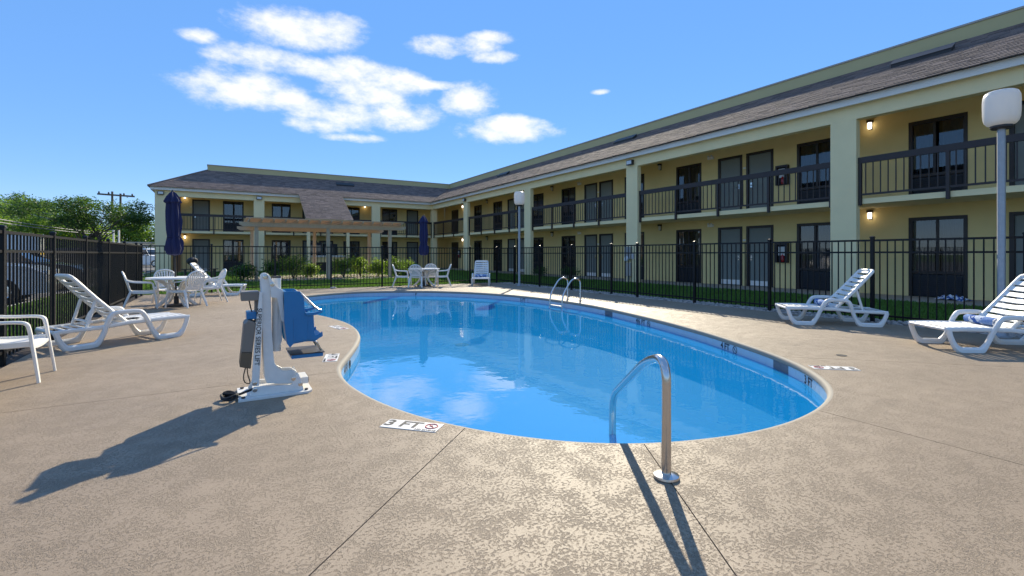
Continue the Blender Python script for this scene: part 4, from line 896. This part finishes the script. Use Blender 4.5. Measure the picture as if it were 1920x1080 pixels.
coil = [(.055*math.cos(a)*(1+.12*math.sin(a*1.7)), .075*math.sin(a), .016+.012*a/6.3+.006*math.sin(a*2.3)) for a in np.linspace(0, 15, 60)]
MB().tube([(x+.035, y-.08, z) for x, y, z in coil]+[(.11,-.06,.03),(.15,-.09,.05),(.20,-.11,.07)], .010, 8).build('hose_coil', M_dark, lift, smooth=True)

# ================================================================== stainless rails
rail = thing('hand_rail', 'bent stainless steel hand rail at the near pool edge', 'hand rail', (1.95,1.70,0))
dv = Vector((.46,.89,0)).normalized()
pth = fillet([(0,0,0),(0,0,.62),tuple(dv*.30+Vector((0,0,.535))) ,tuple(dv*1.01+Vector((0,0,.125))),tuple(dv*1.012+Vector((0,0,-.75)))], .14, 10)
MB().tube(pth, .0245, 18, up=(dv.y,-dv.x,0)).build('tube', M_steel, rail, smooth=True)
MB().lathe([(.0,0),(.062,0),(.066,.006),(.064,.016),(.045,.022),(.026,.024),(0,.024)], 32).build('escutcheon', M_steel, rail, smooth=True)
lad = thing('pool_ladder', 'stainless steel pool ladder with twin curved rails on the far right edge', 'ladder', (7.08,9.5,0))
for y in (-.25, .25):
    r = MB().tube(fillet([(.46,y,0),(.46,y,.545),(.20,y,.545),(-.10,y,.14),(-.10,y,-.7)], .17, 8), .021, 14, up=(0,1,0)).build('rail', M_steel, lad, smooth=True)
    MB().lathe([(0,0),(.05,0),(.05,.012),(.03,.02),(0,.02)], 20, (.46,y,0)).build('escutcheon', M_steel, r, smooth=True)
for z in (-.12, -.26, -.52): MB().box(-.14, -.06, -.228, .228, z-.015, z+.015).build('tread', M_basin if False else M_steel, lad, bevel=.004)

# ================================================================== pergola on the lawn
pg = thing('pergola', 'cedar pergola with six posts and slatted top on the lawn', 'pergola', (0,0,0))
for x in (1.2, 4.12, 7.0):
    for y in (23.3, 27.2):
        MB().box(x-.075, x+.075, y-.075, y+.075, .02, 2.329).build('post', M_wood, pg, bevel=.008)
def beam(y, t=.04):
    pr = [(.55,2.42),(.70,2.33),(7.62,2.33),(7.78,2.42),(7.78,2.52),(.55,2.52)]
    for s in (-1, 1): MB().prism(pr, y+s*.096-.02, y+s*.096+.02).build('beam', M_wood, pg)
beam(23.3); beam(27.2)
nr = 15
for k in range(nr):
    x = .92+k*(7.45-.92)/(nr-1)
    MB().prism([(22.75,2.60),(22.90,2.521),(27.6,2.521),(27.75,2.60),(27.75,2.66),(22.75,2.66)], x-.02, x+.02, 'x').build('rafter', M_wood, pg)
for k in range(30): MB().box(.80, 7.57, 22.80+k*.168, 22.80+k*.168+.085, 2.661, 2.70).build('top_slat', M_woodtop, pg)

# ================================================================== planting
def leaf_cloud(name, mt, parent, blobs, n, size, seed, squash=.8, shell=.55, droop=0.):
    """n leaves (two-triangle blades) spread through blobs [(x,y,z,rx,ry,rz)], thicker towards each blob's skin, in clumps"""
    rng = np.random.default_rng(seed); B = np.array(blobs); w = B[:,3]*B[:,4]*B[:,5]; w = w**.75/np.sum(w**.75)
    nc = max(20, n//22); bi = rng.choice(len(B), nc, p=w); d = rng.normal(size=(nc,3)); d /= np.linalg.norm(d, axis=1)[:,None]; r = (shell+(1-shell)*rng.random(nc)**.7)*rng.uniform(.82,1.08,nc)
    cc = B[bi,:3]+d*r[:,None]*B[bi,3:]; ci = rng.integers(0, nc, n); sp = size*2.3
    P = cc[ci]+rng.normal(0, sp, (n,3))*np.array([1,1,.7]); P[:,2] -= droop*rng.random(n)
    a = rng.normal(size=(n,3)); a[:,2] *= .55; a /= np.linalg.norm(a, axis=1)[:,None]; b = rng.normal(size=(n,3)); b -= a*np.sum(a*b,1)[:,None]; b /= np.linalg.norm(b,axis=1)[:,None]
    L = size*rng.uniform(.7,1.4,n)[:,None]; W = L*.33
    V = np.empty((n,4,3)); V[:,0] = P-a*L; V[:,1] = P+b*W; V[:,2] = P+a*L; V[:,3] = P-b*W
    me = bpy.data.meshes.new(name); me.vertices.add(n*4); me.vertices.foreach_set('co', V.ravel()); me.loops.add(n*4); me.loops.foreach_set('vertex_index', np.arange(n*4)); me.polygons.add(n)
    me.polygons.foreach_set('loop_start', np.arange(0, n*4, 4)); me.update(); me.validate(); me.materials.append(mt); return obj(name, me, parent)
def limbs(mb, base, tips, r0, rng):
    for tp in tips:
        m = Vector(base).lerp(Vector(tp), .5)+Vector((rng.uniform(-.1,.1), rng.uniform(-.1,.1), rng.uniform(0,.25)))*(Vector(tp)-Vector(base)).length*.3
        mb.tube(smooth_path([base, tuple(m), tp], 4), r0, 6, scale=[1-.85*i/8 for i in range(9)])
def tree(label, x, y, h, rad, trunk_h, n, size, mt, seed, kind='round', zb=-.13, group='trees beyond the parking lot'):
    t = thing('tree', label, 'tree', (x, y, zb), 0, group); rng = random.Random(seed); blobs = []; tips = []
    k = 11 if kind != 'vase' else 16
    for i in range(k):
        a = rng.uniform(0, 6.28)
        if kind == 'vase':
            q = math.sqrt((i+.5)/k); z = h*(.60+.26*rng.random()+.06*(1-q)); rr = rad*q*.95; br = rad*rng.uniform(.20,.30); blobs.append((rr*math.cos(a*1.0+i*2.4), rr*math.sin(a*.2+i*2.4), z, br*1.25, br*1.25, br*.55))
        else:
            q = math.sqrt((i+.5)/k); z = trunk_h+(h-trunk_h)*rng.uniform(.15,.82); rr = rad*q*.72*(1-.35*abs((z-trunk_h)/(h-trunk_h)-.4)); br = rad*rng.uniform(.28,.44); blobs.append((rr*math.cos(i*2.4), rr*math.sin(i*2.4), z, br, br, br*.8))
        tips.append(blobs[-1][:3])
    mb = MB(); 
    if kind == 'vase':
        for j in range(4):
            a = j*1.57+rng.random(); mb.tube(smooth_path([(.12*math.cos(a),.12*math.sin(a),0),(.2*math.cos(a),.2*math.sin(a),h*.2),(.8*math.cos(a),.8*math.sin(a),h*.5)],4), .08, 7, scale=[1-.06*i for i in range(9)])
            limbs(mb, (.5*math.cos(a),.5*math.sin(a),h*.4), [tips[(j*4+q) % k] for q in range(4)], .05, rng)
    else:
        mb.tube([(0,0,0),(.05,.03,trunk_h*.5),(0,.05,trunk_h),(0,0,h*.7)], rad*.075, 8, scale=[1.25,1,.85,.4]); limbs(mb, (0,0,trunk_h*.95), tips[:8], rad*.04, rng)
    mb.build('trunk', M_bark, t, smooth=True); leaf_cloud('crown', mt, t, blobs, n, size, seed); return t
# vase-shaped tree in front, darker wood behind
tree('wide vase shaped tree standing in front of the utility poles', -7.6, 42.0, 5.3, 3.0, 1.2, 13000, .085, M_leafdk, 4, 'vase', group='trees beyond the parking lot')
specs = [(-19.6,64,6.4,4.4,'large rounded tree at the left picture edge',M_leaf,21),(-19.6,73,7.4,4.0,'rounded tree second from the left picture edge',M_leaf,22),(-21.4,86,9.4,3.6,'tall dark tree rising highest behind the left trees',M_leafdk,27),
         (-15.6,68,6.3,3.6,'broad bright tree behind the vase shaped tree on its left',M_leaf,23),(-15.6,82,7.0,4.0,'dark tree in the second row behind the broad tree',M_leafdk,28),(-12.6,66,4.6,3.0,'low bright tree behind the trunk of the vase shaped tree',M_leaflt,24),
         (-10.4,75,5.2,3.4,'low bright tree right of the utility poles',M_leaflt,25),(-7.6,77,5.9,3.2,'low tree touching the left end of the motel',M_leaf,26),(-5.2,90,7.4,3.6,'dark tree showing just beside the left eave of the motel',M_leafdk,30),(-27,62,7.5,5,'rounded tree outside the left picture edge',M_leaf,29)]
for x, y, h, r, lab, m_, sd in specs: tree(lab, x, y, h, r, h*.15, 9000, .15, m_, sd)
o = leaf_cloud('hedge_foliage', M_leafdk, None, [(-32+k*2.6, 72+3*math.sin(k), 1.2, 2.6, 2.0, 1.9+.5*math.sin(k*2.1)) for k in range(11)], 14000, .16, 55); stuff(o); o['label'] = 'dark thicket of undergrowth along the far side of the parking lot'; o['category'] = 'thicket'

def shrub(label, x, y, h, r, n, size, mt, seed, group='shrubs around the pergola'):
    t = thing('shrub', label, 'shrub', (x, y, -.03), 0, group); rng = random.Random(seed); blobs = [(rng.uniform(-.45,.45)*r, rng.uniform(-.45,.45)*r, h*rng.uniform(.40,.72), r*.5, r*.5, h*.30) for _ in range(6)]
    mb = MB()
    for b in blobs: mb.tube([(0,0,0),(b[0]*.4,b[1]*.4,b[2]*.5),b[:3]], .018, 5, scale=[1,.8,.4])
    mb.build('stems', M_bark, t); leaf_cloud('foliage', mt, t, blobs, n, size, seed, shell=.3); return t
SH = [(.65,22.9,.85,.55,M_leafdk,'dark leafy shrub left of the pergola'),(1.95,23.9,1.0,.60,M_leafdk,'dark shrub just right of the left pergola posts'),(2.75,24.2,1.15,.65,M_leaf,'green shrub in the left half of the pergola'),(3.75,25.6,.7,.4,M_leaf,'small shrub beside the middle rear pergola post'),
      (4.95,24.0,1.05,.6,M_leaf,'spiky green shrub right of the middle pergola post'),(5.9,24.6,1.1,.65,M_leaflt,'bright yellow green shrub in the right half of the pergola'),(6.75,24.4,.95,.6,M_leaflt,'bright shrub beside the right pergola posts'),(7.75,24.2,1.05,.6,M_leaf,'green shrub just outside the right pergola posts'),(8.5,25.2,.9,.55,M_leaflt,'bright shrub farthest right of the pergola')]
for i, (x, y, h, r, m_, lab) in enumerate(SH): shrub(lab, x, y, h, r, 1500, .055, m_, 60+i)
for i, (x, y, lab) in enumerate(((13.7,17.6,'low shrub by the right wing wall, nearer one'),(13.9,20.2,'low shrub by the right wing wall, farther one'))): shrub(lab, x, y, .6, .5, 700, .045, M_leafdk, 80+i, 'shrubs by the right wing')
shrub('dark clipped shrub at the left end of the motel behind the fence', -2.9, 19.6, .75, .7, 1800, .05, M_leafdk, 90, 'shrubs behind the left fence'); shrub('dark shrub behind the fence between the parked cars', -3.0, 21.5, .85, .55, 1400, .05, M_leafdk, 91, 'shrubs behind the left fence')
# low bench and grill on the lawn left of the pergola
t = thing('lawn_bench', 'low dark bench on the lawn behind the left table', 'bench', (-1.0,27.8,0), R(8))
for k in range(3): MB().box(-.75, .75, -.2+k*.14, -.08+k*.14, .40, .44).build('seat_board', M_brown, t)
for x in (-.6,.6): MB().box(x-.04, x+.04, -.18, .2, -.04, .399).build('leg', M_brown, t)
t = thing('kettle_grill', 'small black kettle grill beside the low bench', 'grill', (-1.35,28.7,0))
MB().lathe([(0,.62),(.12,.60),(.22,.70),(.24,.80),(.22,.90),(.10,.98),(0,1.0)], 20).build('kettle', M_ac, t, smooth=True)
for a in (0,2.1,4.2): MB().tube([(.1*math.cos(a),.1*math.sin(a),.62),(.26*math.cos(a),.26*math.sin(a),-.04)], .014, 6).build('leg', M_drip, t)

# ================================================================== vehicles in the parking lot
def car(label, x, y, rz, paint, L=4.7, W=1.85, H=1.72, style='suv', cat='car', name='parked_car'):
    t = thing(name, label, cat, (x, y, -.13), rz, 'vehicles in the parking lot')
    hood = .60*H if style != 'sedan' else .62*H
    if style == 'suv': top = [(-.5,.36),(-.5,.62),(-.485,.92),(-.42,1.0),(-.10,1.0),(.02,.97),(.19,.63),(.42,.56),(.485,.46),(.5,.30)]
    elif style == 'sedan': top = [(-.5,.34),(-.5,.60),(-.48,.68),(-.33,.72),(-.17,.98),(-.02,1.0),(.06,.97),(.22,.69),(.42,.60),(.485,.50),(.5,.30)]
    else: top = [(-.5,.36),(-.5,.56),(-.12,.56),(-.115,.62),(-.09,.97),(.07,1.0),(.10,.97),(.20,.62),(.42,.56),(.487,.46),(.5,.28)]
    belt = .60*H
    secs = []
    prof = [(a*L, b*H) for a, b in top]
    def arch(xc):
        return [(xc-.40,.24),(xc-.36,.45),(xc-.22,.62),(xc,.68),(xc+.22,.62),(xc+.36,.45),(xc+.40,.24)]
    ra, fa = -.30*L, .31*L
    outline = [(-.5*L,.28)]+arch(ra)+arch(fa)+[(.5*L,.28)]+prof[::-1]
    body = MB(); n = len(outline); rows = []
    for s, k in ((-1,.0),(-1,.06),(1,.06),(1,.0)): pass
    for yy, shrink in ((-W/2,.0),(-W/2+.05,1),(W/2-.05,1),(W/2,.0)):
        row = []
        for (a, b) in outline:
            tum = max(0, b-belt)*.28; y_ = math.copysign(abs(yy)-tum, yy); inset = 0.0 if shrink else .03
            cx_ = a*(1-inset*.5); cz_ = b-(.03 if (not shrink and b > belt) else 0); row.append((cx_, y_, cz_))
        rows.append(row)
    V = sum(rows, []); body.add(V, [tuple(range(n))]+[tuple(3*n+i for i in range(n-1,-1,-1))]+[(r*n+i, (r+1)*n+i, (r+1)*n+(i+1) % n, r*n+(i+1) % n) for r in range(3) for i in range(n)])
    b = body.build('body', paint, t)
    # glazing: side glass and screens stand slightly proud
    gl = [(p[0], p[1]) for p in prof if p[1] > belt*1.02]
    x0, x1 = min(p[0] for p in gl), max(p[0] for p in gl)
    for s in (-1, 1):
        pts = [(x0+.12, belt+.03), (x0+.22, H*.93), ((x0+x1)/2, H*.945), (x1-.45, H*.93), (x1+.02, belt+.03)]; q = MB(); k = len(pts)
        q.add([(a, s*(W/2-max(0,c-belt)*.28+.004), c) for a, c in pts]+[(a, s*(W/2-max(0,c-belt)*.28-.02), c) for a, c in pts], [tuple(range(k)), tuple(range(2*k-1,k-1,-1))]+[(i,(i+1)%k,(i+1)%k+k,i+k) for i in range(k)]); q.build('side_window', M_cargl, t)
        MB().box((x0+x1)/2-.03, (x0+x1)/2+.03, s*(W/2-.10)-.02 if s > 0 else s*(W/2-.10)-.02, s*(W/2-.10)+.02, belt+.03, H*.93).build('pillar', paint, t)
        MB().box(.5*L-.20, .5*L-.03, s*W*.36-.17, s*W*.36+.17, .42*H, .50*H).build('headlight', M_lens, t, bevel=.03)
        MB().box(-.5*L-.01, -.5*L+.06, s*W*.42-.08, s*W*.42+.08, .45*H, .60*H).build('tail_light', M_tail, t, bevel=.02)
        MB().box(x1-.28, x1-.12, s*(W/2+.10)-.09, s*(W/2+.10)+.09, belt+.02, belt+.16).build('mirror', paint, t, bevel=.03)
        MB().box(-.03*L-.1, -.03*L+.06, s*(W/2+.008)-.008, s*(W/2+.008)+.008, belt-.12, belt-.09).build('door_handle', M_steel, t)
        for xc in (ra, fa):
            w = MB().lathe([(0,-.11),(.20,-.11),(.31,-.10),(.335,-.07),(.335,.07),(.31,.10),(.20,.11),(0,.11)], 24).xform(Matrix.Translation((xc, s*(W/2-.12), .335)) @ Matrix.Rotation(R(90),4,'X')).build('wheel', M_tyre, t, smooth=True)
            MB().lathe([(0,0),(.05,.01),(.19,.0),(.21,.015),(.215,.0)], 20).xform(Matrix.Translation((xc, s*(W/2+.002), .335)) @ Matrix.Rotation(R(-90*s),4,'X')).build('rim', M_steel, w, smooth=True)
    ws = [p for p in prof if p[0] > x1-.01 or abs(p[0]-x1) < .5]
    hi = max((p for p in prof if p[1] > .9*H), key=lambda p: p[0]); lo = min((p for p in prof if p[0] > hi[0]), key=lambda p: p[0])
    w1, w2 = W/2-(hi[1]-belt)*.28-.10, W/2-.12
    dx, dz = (lo[1]-hi[1]), -(lo[0]-hi[0]); l_ = math.hypot(dx, dz); nx_, nz_ = -dx/l_*.008, -dz/l_*.008
    A = (hi[0]*.93+lo[0]*.07+nx_, hi[1]*.93+lo[1]*.07+nz_); Bq = (hi[0]*.07+lo[0]*.93+nx_, hi[1]*.07+lo[1]*.93+nz_)
    MB().add([(A[0],-w1,A[1]),(A[0],w1,A[1]),(Bq[0],w2,Bq[1]),(Bq[0],-w2,Bq[1])]+[(A[0]-.02,-w1,A[1]-.02),(A[0]-.02,w1,A[1]-.02),(Bq[0]-.02,w2,Bq[1]-.02),(Bq[0]-.02,-w2,Bq[1]-.02)], [(0,1,2,3),(7,6,5,4),(0,4,5,1),(1,5,6,2),(2,6,7,3),(3,7,4,0)]).build('windscreen', M_cargl, t)
    MB().box(.5*L-.03, .5*L+.012, -W*.26, W*.26, .30*H, .43*H).build('grille', M_drip, t, bevel=.01); MB().box(.5*L-.06, .5*L+.03, -W*.46, W*.46, .17*H, .27*H).build('bumper', M_drip, t, bevel=.02)
    return t
car('silver white sport utility vehicle nosed up to the left fence', -6.3, 17.6, R(4), M_cars)
car('dark charcoal sedan parked behind the left fence', -6.6, 23.6, R(-3), M_card, H=1.46, style='sedan')
car('white pickup truck parked beyond the left end of the motel', -6.7, 60.5, R(-35), M_carw, 5.4, 1.95, 1.85, 'pickup', 'truck', 'pickup_truck')
car('charcoal sport utility vehicle in the second row of the parking lot', -9.9, 45.4, R(175), M_card)
# box trailer with a yellow stripe behind the first vehicle
t = thing('box_trailer', 'white box trailer with yellow stripe behind the silver vehicle', 'trailer', (-13.0,41.5,-.13), R(6))
MB().box(-3.0, 3.0, -1.15, 1.15, .55, 2.45).build('trailer_box', M_carw, t, bevel=.03); MB().box(-2.98, 2.98, -1.156, -1.151, 1.25, 1.4).build('stripe', M_yellow, t)
MB().box(3.001, 3.006, -1.1, 1.1, 1.25, 1.4).build('stripe', M_yellow, t)
for x in (-.5,.5):
    for s in (-1,1): MB().lathe([(0,-.11),(.33,-.11),(.35,-.08),(.35,.08),(.33,.11),(0,.11)], 20).xform(Matrix.Translation((x,s*1.0,.35)) @ Matrix.Rotation(R(90),4,'X')).build('wheel', M_tyre, t)
MB().tube([(3.0,0,.6),(4.2,0,.5)], .05, 8).build('drawbar', M_drip, t); MB().tube([(4.0,0,.5),(4.0,0,0)], .035, 8).build('jack_leg', M_drip, t)
# white storage shed wall seen past the end of the motel
t = thing('white_shed', 'white storage shed beyond the left end of the motel', 'shed', (-8.8,72,-.13), R(8))
MB().box(-3, 3, -2, 2, 0, 2.5).build('shed_wall', M_white, t); MB().prism([(-3.2,2.501),(3.2,2.501),(3.0,2.7),(-3.0,2.7)], -2.2, 2.2).build('shed_roof', M_conc, t); MB().box(-.6, .6, -2.05, -2.001, 0, 2.1).build('shed_door', M_curtain, t)

# utility poles and wires
def upole(label, x, y, h):
    t = thing('utility_pole', label, 'utility pole', (x, y, -.13), 0, 'utility poles'); MB().tube([(0,0,0),(0,0,h)], .17, 10, scale=[1.2,.8]).build('pole', M_pole, t, smooth=True); return t
upole('left pole of the paired utility poles above the vase shaped tree', -14.4, 92.7, 10.7)
upole('right pole of the paired utility poles above the vase shaped tree', -13.5, 93.2, 10.5)
ca = thing('cross_arm', 'wooden cross arm with insulators bridging the paired utility poles', 'cross arm', (-13.95,92.6,10.0), R(18))
MB().box(-2.2, 2.2, -.37, -.22, -.12, .12).build('arm', M_pole, ca)
for x in (-2.0,-.9,.9,1.9): MB().lathe([(0,0),(.1,0),(.12,.12),(.07,.28),(0,.3)], 10, (x,-.3,.12)).build('insulator', M_drip, ca)
for i, (x, y) in enumerate(((-8.3,54.0),(-7.9,53.8))):
    t = thing('flag_pole', f'thin pale pole right of the vase shaped tree, {"left" if i == 0 else "right"} of the two', 'pole', (x, y, -.13), 0, 'thin pale poles'); MB().tube([(0,0,0),(0,0,3.4)], .07, 8).build('shaft', M_white, t)
def wire(label, a, b, sag):
    pts = [tuple(Vector(a).lerp(Vector(b), k/20)-Vector((0,0,sag*4*(k/20)*(1-k/20)))) for k in range(21)]
    o = MB().tube(pts, .022, 5).build('overhead_wire', M_wire); tag(o, label, 'wire', 'overhead wires'); return o
wire('overhead wire, lowest of the lines above the left fence', (-10.9,27,3.1), (-8.6,54,2.85), .22); wire('overhead wire, second line above the left fence', (-11.2,27,3.35), (-8.4,53.8,3.0), .25)
wire('overhead wire crossing the left trees, upper of the pair', (-18.6,60,6.4), (-8.3,54,3.5), .2); wire('overhead wire crossing the left trees, lower of the pair', (-18.6,59,6.0), (-8.3,54,3.2), .25)
